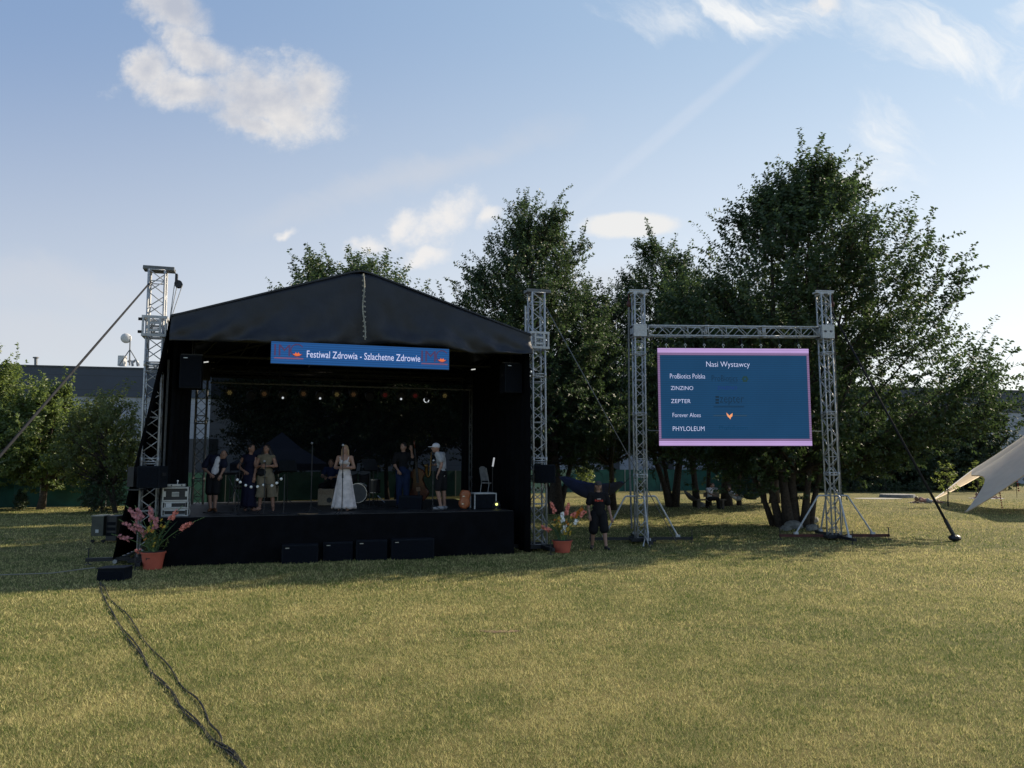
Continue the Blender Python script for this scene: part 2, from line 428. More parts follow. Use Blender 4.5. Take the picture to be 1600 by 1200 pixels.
# ---------------------------------------------------------------- green fence
FP = [(-170, 801), (20, 794), (140, 792.5), (420, 784), (700, 776), (900, 769.5), (1090, 767.5), (1240, 766.5), (1420, 766)]
FG = [gr(*p) for p in FP]
fe = thing('green_fence', 'low green mesh-covered fence running behind the whole lawn', 'fence', FG[3])
b = MB(); 
HF = [1.72]*len(FG)
for i in range(len(FG)-1):
    p, q = FG[i], FG[i+1]; n = (q-p).cross(Vector((0, 0, 1))).normalized()*.02
    z0, z1 = Vector((0, 0, .03)), Vector((0, 0, HF[i]))
    b.add([p-n+z0, q-n+z0, q-n+z1, p-n+z1, p+n+z0, q+n+z0, q+n+z1, p+n+z1], [(0, 1, 2, 3), (7, 6, 5, 4), (0, 4, 5, 1), (3, 2, 6, 7), (0, 3, 7, 4), (1, 5, 6, 2)])
b.build('screen_fabric', mat('green_screening', (.012, .075, .058), .7, 0, .25, 1.2, .3), fe)
tot = 0
for i in range(len(FG)-1):
    p, q = FG[i], FG[i+1]; L = (q-p).length; n = (q-p).cross(Vector((0, 0, 1))).normalized()*.055; s = (3.0 - tot) % 3.0
    while s < L:
        c = p.lerp(q, s/L) + n
        b = MB(); b.cyl(c, c+Vector((0, 0, HF[i]+.04)), .028, 8); b.build('post', M_STEEL, fe); s += 3.0
    tot = (L - (s-3.0)); tot = tot % 3.0

# ---------------------------------------------------------------- van beyond the fence
def van(px, py, Y, label, cat, name, rz):
    o = at(px, py, Y); o.z = 0
    e = thing(name, label, cat, o)
    b = MB(); b.M = frame(o, rz)
    prof = [(-2.4, .35), (2.35, .35), (2.45, .9), (2.2, 1.15), (1.55, 1.85), (1.2, 2.02), (-2.25, 2.08), (-2.4, 1.9)]
    b.prism([(x, -.92, z) for x, z in prof], 1.84); b.build('body', mat('white_car_paint', (.62, .64, .66), .3, 0, .03), e, bevel=.05)
    b = MB(); b.M = frame(o, rz); b.box((.2, -.925, 1.55), (2.2, .02, .45)); b.build('side_window', mat('dark_glass', (.01, .012, .014), .08), e)
    b = MB(); b.M = frame(o, rz); b.box((.2, .925, 1.55), (2.2, .02, .45)); b.build('side_window', mat('dark_glass', (.01, .012, .014), .08), e)
    for x in (-1.5, 1.5):
        for y in (-.85, .85):
            b = MB(); b.M = frame(o, rz); b.cyl((x, y-.1, .34), (x, y+.1, .34), .34, 18); w = b.build('wheel', M_RUB, e)
van(905, 745, 72, 'white van parked behind the green fence, only its roof showing', 'van', 'parked_van', .15)

# ---------------------------------------------------------------- vegetation
def lumps(seed, n=7, f=(.5, 2.0)):
    rg = np.random.default_rng(seed); K = rg.normal(size=(n, 3)); K /= np.linalg.norm(K, axis=1)[:, None]; K *= rg.uniform(*f, size=(n, 1)); ph = rg.uniform(0, 6.28, n)
    return lambda P: np.sin(P @ K.T + ph).sum(1)/math.sqrt(n)
LM = {
 'cherry': leaf_mat('cherry_leaves', (.018, .042, .015), (.050, .080, .026), .36),
 'maple': leaf_mat('maple_leaves', (.040, .080, .018), (.13, .17, .040), .5),
 'autumn': leaf_mat('turning_leaves', (.040, .080, .018), (.13, .145, .04), .5),
 'dark': leaf_mat('dark_leaves', (.014, .030, .012), (.035, .055, .02), .3),
 'young': leaf_mat('young_leaves', (.05, .09, .02), (.14, .17, .04), .5),
}
def leaves_from_shoots(P, D, L, nl, size, rg, droop=.45, width=.42, spread=.9):
    """P start, D dir, L length -> leaf quads (diamonds, folded)"""
    n = len(P); k = nl
    tt = (np.arange(k)+rg.uniform(0, 1, (n, k)))/k
    S = P[:, None, :] + D[:, None, :]*(L[:, None]*tt)[:, :, None]
    S[:, :, 2] -= droop*.35*(tt**2)*L[:, None]
    S = S.reshape(-1, 3); m = len(S)
    DD = np.repeat(D, k, 0)
    rnd = rg.normal(size=(m, 3)); rnd -= (rnd*DD).sum(1)[:, None]*DD; rnd /= np.linalg.norm(rnd, axis=1)[:, None]+1e-6
    ld = DD*.45 + rnd*spread; ld[:, 2] -= droop; ld /= np.linalg.norm(ld, axis=1)[:, None]
    sd = np.cross(ld, rg.normal(size=(m, 3))); sd /= np.linalg.norm(sd, axis=1)[:, None]+1e-6
    nn = np.cross(ld, sd)
    sz = size*rg.uniform(.6, 1.25, m)[:, None]
    a = S; b = S + ld*sz*.45 + sd*sz*width*.5 + nn*sz*.06; c = S + ld*sz; d = S + ld*sz*.45 - sd*sz*width*.5 + nn*sz*.06
    V = np.stack([a, b, c, d], 1).reshape(-1, 3); i = np.arange(m)*4
    F = np.stack([i, i+1, i+2, i+3], 1)
    return V, F
def rs_big(prof): return max(p[1] for p in prof) > 1.3 and prof[-1][0] > 5
def tree(name, label, cat, base, prof, trunks, n_shoots, mat_key='cherry', leaf=.11, nl=14, seed=1, shoot=(.6, 1.3), up=.55, center=(0, 0), squash=1.0, group=None, gap=-.55, lump=.22, limbs=26, droop=.45, twig=True, width=.42, ymin=-99):
    """prof: list of (z, radius) of the crown; trunks: list of (dx,dy at base, dx,dy at top, z top, r base)"""
    rg = np.random.default_rng(seed); rnd = random.Random(seed)
    big = rs_big(prof)
    if big: n_shoots = int(n_shoots*1.7); nl = int(nl*1.5); leaf *= 1.12; width = .5
    e = thing(name, label, cat, base, group)
    zs = np.array([p[0] for p in prof]); rs = np.array([p[1] for p in prof])
    ln1 = lumps(seed+11, 9, (.9, 3.2)); ln2 = lumps(seed+29, 9, (1.6, 4.5))
    N = int(n_shoots*1.9)
    z = rg.uniform(zs[0], zs[-1], N*3); r = np.interp(z, zs, rs)
    keep = rg.random(N*3) < (r/rs.max())**1.15+.04; z, r = z[keep][:N], r[keep][:N]; n = len(z)
    ph = rg.uniform(0, 2*np.pi, n); q = rg.beta(2.6, 1.25, n)
    dirv = np.stack([np.cos(ph), np.sin(ph)*squash, np.zeros(n)], 1)
    R_ = r*(1+lump*ln1(np.stack([np.cos(ph)*2, np.sin(ph)*2, z*.55], 1)))
    P = dirv*(R_*q)[:, None]; P[:, 2] = z; P[:, 0] += center[0]; P[:, 1] += center[1]
    keep = ln2(P*.9) > gap; P, dirv, q = P[keep][:n_shoots], dirv[keep][:n_shoots], q[keep][:n_shoots]; n = len(P)
    zz = (P[:, 2]-zs[0])/(zs[-1]-zs[0])
    D = dirv*(rg.uniform(.5, 1.2, n)*(1.15-.7*zz))[:, None]; D[:, 2] += (up*(0.05+1.35*zz))*rg.uniform(.6, 1.5, n) + rg.normal(0, .18, n)
    D += rg.normal(0, .22, (n, 3)); D /= np.linalg.norm(D, axis=1)[:, None]
    L = rg.uniform(shoot[0], shoot[1], n)*(.6+.4*q)
    boughs = []
    if big:   # boughs that sweep up and out; two thirds of the foliage grows along them
        nb = int(26+rs.max()*8); rmax = rs.max(); zt0 = zs[0]
        per = int(n*.72/nb); PB = []; DB = []; LB = []
        cand = rg.uniform(zs[0]+.3, zs[-1]-.2, 4000); rc = np.interp(cand, zs, rs); cand = cand[rg.random(4000) < (rc/rmax)**.8*.9+.12]
        for kb in range(nb):
            z1 = cand[kb % len(cand)]; r1 = np.interp(z1, zs, rs)*rg.uniform(.72, 1.22); a = rg.uniform(0, 2*np.pi)
            z1e = z1+rg.uniform(-.1, .5)*up; end = np.array([center[0]+math.cos(a)*r1, center[1]+math.sin(a)*r1*squash, z1e])
            z0 = max(zt0*.75, z1-r1*rg.uniform(.55, 1.2)); st_ = np.array([center[0]*min(1, z0/zs[-1]*1.4), center[1]*.6, z0])
            ctl = st_*.35+end*.65; ctl[2] -= .22*r1*rg.uniform(.3, 1.2)
            boughs.append((st_, ctl, end))
            t = rg.beta(2.0, 1.15, per); Q = ((1-t)**2)[:, None]*st_+(2*t*(1-t))[:, None]*ctl+(t*t)[:, None]*end
            T = 2*(1-t)[:, None]*(ctl-st_)+2*t[:, None]*(end-ctl); T /= np.linalg.norm(T, axis=1)[:, None]
            sp = (.16+.30*(1-t))*min(1.2, .55+rmax*.12)
            Q = Q+rg.normal(size=(per, 3))*sp[:, None]; d = T*.9+rg.normal(0, .42, (per, 3)); d[:, 2] += .22*up; d /= np.linalg.norm(d, axis=1)[:, None]
            PB.append(Q); DB.append(d); LB.append(rg.uniform(shoot[0], shoot[1], per)*.62)
        m_ = rg.random(n) < .34
        P = np.concatenate([P[m_]]+PB); D = np.concatenate([D[m_]]+DB); L = np.concatenate([L[m_]]+LB); q = np.concatenate([q[m_], np.full(nb*per, .8)]); n = len(P)
    k_ = (P+D*L[:, None])[:, 1] > ymin; P, D, L, q = P[k_], D[k_], L[k_], q[k_]; n = len(P)
    if big:   # long leading shoots break the outline
        pick = rg.choice(np.nonzero(q > .72)[0], max(10, n//22)); P2 = P[pick]; D2 = D[pick]*1.0; D2[:, 2] += .5*up+.25; D2 /= np.linalg.norm(D2, axis=1)[:, None]
        P = np.concatenate([P]+[P2+D2*s for s in (0, .45, .9)]); D = np.concatenate([D, D2, D2+rg.normal(0, .12, D2.shape), D2+rg.normal(0, .15, D2.shape)]); L = np.concatenate([L]+[np.full(len(pick), .75)]*3); n = len(P)
    k_ = (P+D*L[:, None])[:, 1] > ymin; P, D, L = P[k_], D[k_], L[k_]; n = len(P)
    off = np.array(base)
    V, F = leaves_from_shoots(P+off, D, L, nl, leaf, rg, droop, width)
    npmesh('crown', V, F, LM[mat_key], e, k=4)
    # trunk, limbs, twigs
    b = MB(); O = Vector(base); tops = []
    for (x0, y0, x1, y1, zt, r0) in trunks:
        pts = []; rr = []
        for i in range(9):
            t = i/8; w = math.sin(t*5+seed)*.06*zt*.25
            pts.append(O + Vector((x0+(x1-x0)*t**1.1 + w, y0+(y1-y0)*t**1.1 + w*.6, zt*t - (.05 if i == 0 else 0)))); rr.append(r0*(1.35 if i == 0 else 1)*(1-.86*t)+.01)
        rr[0] = r0*1.5; b.tube(pts, rr, 9); tops.append((pts, rr))
    for (s0, c0, e0) in boughs:
        if e0[1] < ymin: continue
        pts = [O+Vector(s0*(1-t)**2+c0*2*t*(1-t)+e0*t*t) for t in (0, .2, .4, .6, .8, 1)]; b.tube(pts, [.055, .045, .036, .026, .017, .006], 5)
    if boughs: limbs = 0
    for k in range(limbs):
        pts, rr = rnd.choice(tops); i = rnd.randint(2, 7)
        tgt = P[rnd.randrange(n)]; s = pts[i]
        tgt = O + Vector(tgt)
        if tgt.z < s.z+.1: 
            j = max(1, i-2); s = pts[j]; i = j
        mid = s.lerp(tgt, .5) + Vector((rnd.uniform(-.15, .15), rnd.uniform(-.15, .15), rnd.uniform(0, .25)))
        rb = min(rr[i]*.55, .09)
        b.tube([s, s.lerp(mid, .5)+Vector((0, 0, .05)), mid, tgt], [rb, rb*.75, rb*.5, .008], 5)
    b.build('trunk', M_BARK, e, smooth=True)
    if twig:
        s = P+off; t_ = s + D*L[:, None]*.9; t_[:, 2] -= droop*.3*L*.8
        s2 = s - D*.35
        sd = np.cross(D, rg.normal(size=D.shape)); sd /= np.linalg.norm(sd, axis=1)[:, None]; w = .007
        V = np.stack([s2-sd*w, s2+sd*w, t_], 1).reshape(-1, 3); sd2 = np.cross(D, sd)
        V2 = np.stack([s2-sd2*w, s2+sd2*w, t_], 1).reshape(-1, 3)
        V = np.concatenate([V, V2]); npmesh('twigs', V, np.arange(len(V)).reshape(-1, 3), M_BARK, e)
    return e
def gx(px, Y): return (px-800)/1200*Y*1.0
# big cherry on the right (several stems)
B = gr(1243, 824); tree('cherry_tree', 'huge many-stemmed cherry tree behind the right screen tower', 'tree', B,
     [(2.6, 3.0), (3.6, 5.6), (5.0, 6.1), (6.8, 5.4), (8.4, 4.4), (10.0, 3.3), (11.0, 2.4), (12.2, 1.3), (13.0, .4)],
     [(-.5, .1, -2.2, .3, 9, .12), (-.28, -.1, -.9, -.6, 11, .15), (.0, .15, .5, .2, 12.2, .16), (.28, -.05, 2.2, .1, 9, .12), (.55, .2, 3.4, 1.0, 7.5, .10), (.1, .5, .2, 2.5, 9, .11), (-.6, .5, -3.0, 1, 7, .09)],
     3900, 'cherry', .13, 18, 3, (.6, 1.5), .72, (.7, 0), .8, gap=-.75, lump=.26, limbs=70, ymin=-3.7)
B = gr(865, 803); tree('cherry_tree', 'tall cone-shaped tree just right of the stage roof', 'tree', B,
     [(2.8, 2.4), (4.2, 4.3), (6, 4.4), (8, 4.0), (10, 3.2), (11.5, 2.4), (12.6, 1.5), (13.8, .9), (14.4, .3)],
     [(0, 0, -1.0, 0, 13.5, .25), (.15, .1, 2.4, .3, 8, .12), (-.1, .2, -2.4, .6, 8, .12)], 3500, 'cherry', .12, 16, 7, (.45, 1.0), .75, (-1.15, 0), .9, gap=-1.1, lump=.12, limbs=50)
B = gr(944, 797); tree('cherry_tree', 'slimmer tree leaning over between the stage and the screen', 'tree', B + Vector((.4, 0, 0)),
     [(2.9, 1.8), (4.5, 3.0), (6.5, 3.0), (8.5, 2.3), (10, 1.4), (10.9, .4)], [(0, 0, .3, .2, 9.5, .13)], 1150, 'cherry', .12, 16, 9, (.6, 1.3), .7, (-.6, 0), gap=-.7, limbs=26)
B = gr(1052, 792); tree('cherry_tree', 'tree with a v-shaped double trunk behind the left screen tower', 'tree', B,
     [(3.2, 2.6), (5, 4.2), (7, 4.2), (9, 3.6), (11, 2.4), (12.6, 1.3), (13.6, .4)],
     [(-.1, 0, -2.9, 0, 7, .16), (-.05, .1, -1.6, .2, 7, .12), (.15, 0, 1.0, 0, 10, .17), (.1, .2, .9, .6, 9, .13)], 2300, 'cherry', .13, 15, 12, (.7, 1.5), .8, (-.4, 0), .9, gap=-.6, lump=.25, limbs=44)
B = gr(1087, 792); tree('cherry_tree', 'single dark trunk standing beside the left hammock', 'tree', B, [(3.4, 2.2), (5.5, 3.4), (8, 3.2), (10, 2), (11, .6)], [(0, 0, -.2, 0, 9.5, .16), (.1, 0, -.7, 0, 7, .1)], 1300, 'cherry', .13, 14, 15, center=(.8, 0), limbs=24)
B = gr(1139, 790); tree('cherry_tree', 'thick dark trunk behind the seated picnic group', 'tree', B, [(3.2, 2.6), (5.5, 4.0), (8, 3.8), (10, 2.6), (11.6, .7)], [(0, 0, .2, 0, 10.5, .24), (-.9, .3, -.8, .4, 8, .12), (.7, .2, .9, .4, 8, .1)], 1700, 'cherry', .13, 14, 17, center=(.5, 0), limbs=30)
B = gr(1210, 786); tree('cherry_tree', 'dark tree filling the shade just left of the big cherry', 'tree', B, [(2.8, 2.8), (5, 4.2), (8, 3.8), (10, 2.6), (11.6, .7)], [(0, 0, -.2, 0, 10.5, .22), (-.5, .3, -.8, .4, 8, .12), (.6, .2, .9, .4, 8, .12)], 1700, 'dark', .14, 14, 19, center=(0, 0), limbs=30)
# behind the stage
B = gr(516, 800); tree('maple_tree', 'spreading tree whose crown rises over the stage roof peak', 'tree', B + Vector((0, 2, 0)), [(2.9, 3.4), (4.5, 4.4), (7, 4.4), (9, 4.2), (10.3, 4.0), (11.2, 3.1), (11.9, 1.6), (12.3, .7)],
     [(0, 0, -.3, 0, 11, .2), (.2, .1, 2.6, 0, 9, .13), (-.2, .1, -2.6, 0, 9, .13)], 2700, 'cherry', .15, 13, 21, (.8, 1.7), 1.0, (0, 0), .9, gap=-.35, lump=.3, limbs=40)
B = gr(612, 798); tree('maple_tree', 'tree directly behind the middle of the stage', 'tree', B + Vector((0, 3, 0)), [(3.1, 2.6), (5, 3.6), (7.5, 3.2), (9.5, 2.2), (10.4, .6)],
     [(0, 0, .3, 0, 9.5, .18), (-.6, .2, -1.2, .2, 7, .12), (.6, .1, 1.2, 0, 7, .12)], 1300, 'dark', .14, 13, 23, (.6, 1.3), .7, (0, 0), gap=-.5, limbs=26)
B = gr(395, 800); tree('maple_tree', 'smaller tree behind the left half of the stage', 'tree', B + Vector((0, 2, 0)), [(2.2, 1.6), (3.5, 2.8), (5.2, 2.6), (6.6, 1.6), (7.4, .4)],
     [(0, 0, .2, 0, 6.8, .12)], 800, 'dark', .13, 13, 25, (.5, 1.1), .6, (.5, 0), gap=-.3, limbs=20)
B = gr(745, 795); tree('maple_tree', 'tree behind the right rear corner of the stage', 'tree', B + Vector((0, 3, 0)), [(3.0, 1.6), (4.5, 2.9), (7, 2.8), (9, 1.8), (10, .4)],
     [(0, 0, .2, 0, 9, .14)], 900, 'dark', .13, 13, 26, (.5, 1.1), .6, (0, 0), gap=-.5, limbs=20)
# left side
B = gr(65, 796); tree('maple_tree', 'round-crowned park tree standing alone on the left lawn', 'tree', B, [(1.8, 1.5), (2.4, 2.7), (3.3, 2.6), (4.2, 1.9), (5.0, 1.1), (5.5, .5), (5.9, .2)],
     [(0, 0, .25, 0, 5.6, .15)], 1100, 'maple', .15, 13, 31, (.5, 1.1), .6, (.15, 0), gap=-.7, limbs=34)
B = gr(-28, 796); tree('maple_tree', 'tree cut off by the left edge of the view', 'tree', B, [(1.9, 1.3), (3, 1.8), (4.5, 1.7), (6, 1.2), (7.0, .7), (7.5, .2)],
     [(0, 0, .1, 0, 7, .15)], 700, 'maple', .15, 13, 33, (.5, 1.1), .7, (0, 0), gap=-.7, limbs=20)
B = gr(186, 797); tree('maple_tree', 'small reddish tree leaning beside the left stage curtain', 'tree', B + Vector((.9, -2, 0)), [(1.7, 1.3), (2.6, 1.8), (3.5, 1.7), (4.3, 1.2), (4.9, .6), (5.2, .2)],
     [(0, 0, -1.4, 0, 3.2, .07), (0, 0, -.6, .2, 4.4, .07)], 400, 'autumn', .13, 13, 35, (.4, .9), .5, (-.85, 0), gap=-.35, limbs=26)
B = gr(158, 801); tree('leafy_bush', 'dark round bush in front of the fence by the left curtain', 'bush', B, [(.1, .7), (.6, 1.0), (1.2, .9), (1.7, .5), (1.95, .15)], [(0, 0, 0, 0, 1.4, .04)], 320, 'dark', .12, 12, 37, (.2, .5), .6, limbs=10)
# saplings and small conifers in front of the fence
def conifer(px, py, h, w, label, seed, key='dark'):
    B = gr(px, py); return tree('conifer_shrub', label, 'shrub', B, [(.05, w*.8), (h*.25, w), (h*.6, w*.75), (h*.9, w*.3), (h, .03)], [(0, 0, 0, 0, h*.8, .02)], 220, key, .09, 9, seed, (.12, .25), 1.2, gap=-3, lump=.08, limbs=4, droop=0, twig=False)
conifer(32, 796, .92, .24, 'little dark conifer by the fence, left of the round park tree', 41)
conifer(958, 772, 1.15, .26, 'little conifer by the fence just right of the walking man', 43, 'maple')
conifer(1000, 771, .8, .26, 'low conifer by the fence behind the left screen tower', 45)
B = gr(914, 776); tree('young_tree', 'bright young bushy sapling in front of the green fence', 'young tree', B, [(.5, .5), (1.1, .62), (1.8, .45), (2.3, .12)], [(0, 0, 0, 0, 2.1, .025)], 130, 'young', .15, 10, 47, (.2, .5), .8, limbs=8, gap=-1.2)
B = gr(1482, 792); tree('young_tree', 'thin staked sapling in a soil ring near the star tent', 'young tree', B, [(.85, .3), (1.3, .5), (1.9, .36), (2.15, .1)], [(0, 0, 0, 0, 2.0, .022)], 42, 'young', .16, 8, 49, (.2, .55), .9, limbs=8, gap=-1.2)
B = gr(1528, 771); tree('young_tree', 'pale little sapling beneath the arch of the star tent', 'young tree', B, [(.4, .4), (1.0, .6), (1.7, .4), (2.2, .12)], [(0, 0, 0, 0, 2.0, .03)], 60, 'young', .16, 9, 51, (.2, .5), .8, limbs=8, gap=-1.2)
# dark conifer hedge wall at the back right, one tree at a time
hd = [(1180, 768, 5.0, 2.6), (1262, 767, 5.6, 2.8), (1318, 766, 6.0, 2.8), (1362, 766, 4.6, 2.4), (1402, 766, 5.2, 2.6), (1440, 766, 6.3, 2.9), (1476, 765, 5.2, 2.6), (1512, 765, 7.4, 2.8), (1545, 765, 6.4, 2.3)]
names = ['behind the big cherry stems', 'behind the right screen tower', 'right of the screen tower', 'behind the seated lone person', 'above the far stone slab', 'behind the guy pole', 'behind the thin staked sapling', 'tallest of the hedge row, by the warehouse', 'last of the hedge row, beside the tent peak']
for i, (px, py, h, w) in enumerate(hd):
    B = gr(px, py); tree('hedge_tree', 'dense dark hedge tree '+names[i], 'tree', B, [(.05, w*.85), (h*.3, w), (h*.6, w*.9), (h*.85, w*.55), (h, .15)], [(0, 0, 0, 0, h*.8, .14)], 620, 'dark', .2, 12, 60+i, (.4, .8), .6, gap=-1.6, lump=.16, limbs=10, group='hedge trees at the back of the lawn', twig=False, width=.5)
for i, (px, py, h, w, lb) in enumerate([(1336, 769, 1.0, .9, 'low shrub left of the far seated person'), (1384, 769, 1.25, 1.0, 'rounded low shrub right of the far seated person'), (1436, 769, .8, .9, 'low shrub at the foot of the hedge, by the guy pole')]):
    B = gr(px, py); tree('low_shrub', lb, 'bush', B, [(.05, w*.9), (h*.5, w), (h, .2)], [(0, 0, 0, 0, h*.7, .03)], 130, 'dark', .13, 10, 80+i, (.2, .5), .7, limbs=5, gap=-2, twig=False)
# trees and woods seen far beyond the warehouse on the left are hidden by it
# ---------------------------------------------------------------- stage frame of reference
SO = gr(290, 885); SO.z = 0; SYAW = R(17.5)
SU = Vector((math.cos(SYAW), math.sin(SYAW), 0)); SV = Vector((-SU.y, SU.x, 0))
def S(a, b, z=0.0): return SO + SU*a + SV*b + Vector((0, 0, z))
def smb(): b = MB(); b.M = frame(SO, SYAW); return b
DECK = 1.08
def dk(px, py, z=DECK): return gr(px, py, z)       # point on the stage deck seen at a pixel
def onb(px, bb):                                     # a-coordinate on the plane b = bb at a pixel column
    d = ray(px, 700); O = SO + SV*bb; A = Matrix(((d.x, -SU.x), (d.y, -SU.y))); s = A.inverted() @ Vector((O.x, O.y)); return s[1]
def onbz(px, py, bb):
    a = onb(px, bb); P = S(a, bb); d = ray(px, py); return Vector((a, bb, CAM_Z + d.z*(P.y/d.y)))

def pleat_sheet(b, p0, p1, z0, z1, n=60, amp=.04, per=.32, bot=None, seed=0, th=.012):
    """a hanging cloth from p0 to p1 (2d in current frame), soft pleats; bot = optional (p0,p1) of the foot line"""
    rnd = random.Random(seed); ph = [rnd.uniform(0, 6) for _ in range(4)]
    p0 = Vector(p0); p1 = Vector(p1); L = (p1-p0).length; d = (p1-p0)/L; nn = Vector((-d.y, d.x))
    q0, q1 = (Vector(bot[0]), Vector(bot[1])) if bot else (p0, p1)
    rings = []; m = 10
    for j in range(m+1):
        s = j/m; row = []
        for i in range(n+1):
            t = i/n; x = t*L
            w = math.sin(x*6.28/per+ph[0]+1.2*math.sin(x*1.7+ph[1]))*amp*(.55+.45*s) + math.sin(x*2.1+s*3+ph[2])*amp*.7
            c = (p0.lerp(p1, t)).lerp(q0.lerp(q1, t), s) + nn*w
            row.append(Vector((c.x, c.y, z0[0]*(1-t)+z0[1]*t + (z1-(z0[0]*(1-t)+z0[1]*t))*s)))
        rings.append(row)
    k = n+1; vs = [p for r in rings for p in r]; N = len(vs); nv = Vector((nn.x, nn.y, 0))*th
    vs += [p+nv for p in vs]; fs = []
    for j in range(m):
        for i in range(n):
            a = j*k+i; fs.append((a, a+1, a+k+1, a+k)); fs.append((a+N, a+k+N, a+k+1+N, a+1+N))
    for j in range(m):
        for i in (0, n): a = j*k+i; fs.append((a, a+k, a+k+N, a+N))
    for i in range(n):
        for a in (i, m*k+i): fs.append((a, a+1, a+1+N, a+N))
    return b.add(vs, fs)

# deck and skirt
A0, A1, B1 = -.75, 7.62, 6.6
st = thing('stage_platform', 'low black stage platform with a dark floor and draped front skirt', 'stage', S(0, 0))
b = smb(); b.box(((A0+A1)/2, B1/2+.03, DECK-.05), (A1-A0, B1, .10)); b.build('deck', mat('stage_floor', (.020, .020, .022), .55, 0, .5, 3, .2), st)
b = smb(); pleat_sheet(b, (A0-.02, 0), (A1+.02, 0), (DECK-.01, DECK-.01), .01, 120, .012, .6, seed=3); b.build('skirt', M_FABI, st)
b = smb(); pleat_sheet(b, (A1+.01, .02), (A1+.01, B1), (DECK-.01, DECK-.01), .01, 60, .012, .6, seed=4); b.build('skirt', M_FABI, st)
for i in range(5):
    for j in range(3):
        b = smb(); a = A0+.3+i*(A1-A0-.6)/4; bb = .5+j*2.6; b.cyl((a, bb, 0), (a, bb, DECK-.1), .03, 8); b.build('leg', M_ALUD, st)

# roof
EA0, EA1, AP = -.50, 8.02, 3.70
EZ, EB, APZ = 5.58, 4.98, 6.93
rf = thing('stage_roof', 'black canvas gable roof over the stage with a laced centre seam', 'stage roof', S(AP, 3, 5))
def fascia():
    n, m = 90, 16; vs = []; rnd = random.Random(3)
    for j in range(m+1):
        s = j/m
        for i in range(n+1):
            t = i/n; a = EA0+(EA1-EA0)*t
            top = EZ + (APZ-EZ)*(1-abs(a-AP)/((EA1-EA0)/2)) - .035*math.sin(min(abs(a-AP)/4.2, 1)*math.pi)
            if abs(a-AP) < .5: top = min(top, APZ-.10-.1*0)
            lo = EB + .05*math.sin(a*1.5+.4) - .02*math.sin(a*4.1) + (.07 if 1.5 < a < 6 else 0)*math.sin((a-1.5)/4.5*math.pi) + .10*max(0, (t-.05))
            z = top + (lo-top)*s
            # diagonal drag folds towards the corners plus cross wrinkles at the hem
            side = -1 if a < AP else 1; dd = abs(a-AP)
            g = s**1.5
            f = .08*g*math.sin(dd*2.1 + s*5.2*side*.6 + 1.3) + .06*g*math.sin(dd*4.7 - s*9) + .028*g*math.sin(dd*11 + s*6)
            f += .06*math.exp(-((s-.86-.05*math.sin(dd*1.6))**2)/.006)*math.sin(min(dd/2.6, 1)*math.pi)
            f += .07*math.exp(-((dd-1.0-1.6*s)**2)/.03)*s + .06*math.exp(-((dd-2.3-1.2*s)**2)/.02)*s + .05*math.exp(-((dd-.4-.8*s)**2)/.012)*s
            vs.append(Vector((a, -.22 - f - .15*g, z)))
    k = n+1; N = len(vs); vs += [p+Vector((0, .02, 0)) for p in vs]; fs = []
    for j in range(m):
        for i in range(n):
            q = j*k+i; fs.append((q, q+1, q+k+1, q+k)); fs.append((q+N, q+k+N, q+k+1+N, q+1+N))
    for i in range(n):
        for q in (i, m*k+i): fs.append((q, q+1, q+1+N, q+N))
    for j in range(m):
        for i in (0, n): q = j*k+i; fs.append((q, q+k, q+k+N, q+N))
    b = smb(); b.add(vs, fs); return b
fascia().build('fascia', M_FAB, rf, smooth=True)
b = smb(); H = .03; BR = 6.9
def slope(z): return [(EA0, z[0]), (AP-.45, z[1]-.11), (AP, z[1]), (AP+.45, z[1]-.11), (EA1, z[0])]
pr = [(EA0-.02, EZ), (AP-.25, APZ-.05), (AP, APZ), (AP+.25, APZ-.05), (EA1+.02, EZ)]
vs = []; fs = []
for bb in (-.24, 1.6, 3.4, 5.2, BR):
    sag = 0 if bb in (-.24, BR) else .06
    for (a, z) in pr: vs.append((a, bb, z-(sag if a not in (AP,) else 0)))
    for (a, z) in pr: vs.append((a, bb, z-(sag if a not in (AP,) else 0)-.04))
for r in range(4):
    for i in range(4):
        q = r*10+i; fs += [(q, q+1, q+11, q+10), (q+5, q+15, q+16, q+6)]
    for i in (0, 4): q = r*10+i; fs.append((q, q+10, q+15, q+5))
for r in (0, 4):
    for i in range(4): q = r*10+i; fs.append((q, q+1, q+6, q+5))
b.add(vs, fs); b.build('roof_cover', M_FAB, rf)
b = smb(); pleat_sheet(b, (EA0, BR+.02), (EA1, BR+.02), (EZ, EZ), 5.0, 40, .01, .8, seed=9); b.build('rear_valance', M_FABI, rf)
vs = [(EA0, BR+.03, EZ), (AP, BR+.03, APZ-.04), (EA1, BR+.03, EZ)]
b = smb(); b.prism(vs, .02); b.build('rear_gable', M_FABI, rf)
for bb in (.2, 3.2, 6.4):
    b = smb(); b.tube([(EA0+.15, bb, EZ-.16), (AP, bb, APZ-.2), (EA1-.15, bb, EZ-.16)], .05, 6); b.tube([(EA0+.1, bb, EZ-.45), (EA1-.1, bb, EZ-.45)], .05, 6)
    for k in range(9):
        a = EA0+.4+k*.95; t = 1-abs(a-AP)/4.2; t2 = 1-abs(a+.47-AP)/4.2
        b.tube([(a, bb, EZ-.45), (min(a+.47, EA1-.2), bb, EZ-.2+(APZ-EZ)*max(t2, 0))], .025, 5)
    b.build('rafter', mat('dark_truss', (.03, .032, .036), .5, .5), rf)
b = smb()
zt, zb = APZ-.12, 5.18
pts = []; rnd = random.Random(8)
for i in range(15):
    t = i/14; pts.append((AP+.02+.025*math.sin(t*9)+(.04*t), -.30-.17*t**1.5-.05, zt+(zb-zt)*t))
b.tube(pts, .017, 6)
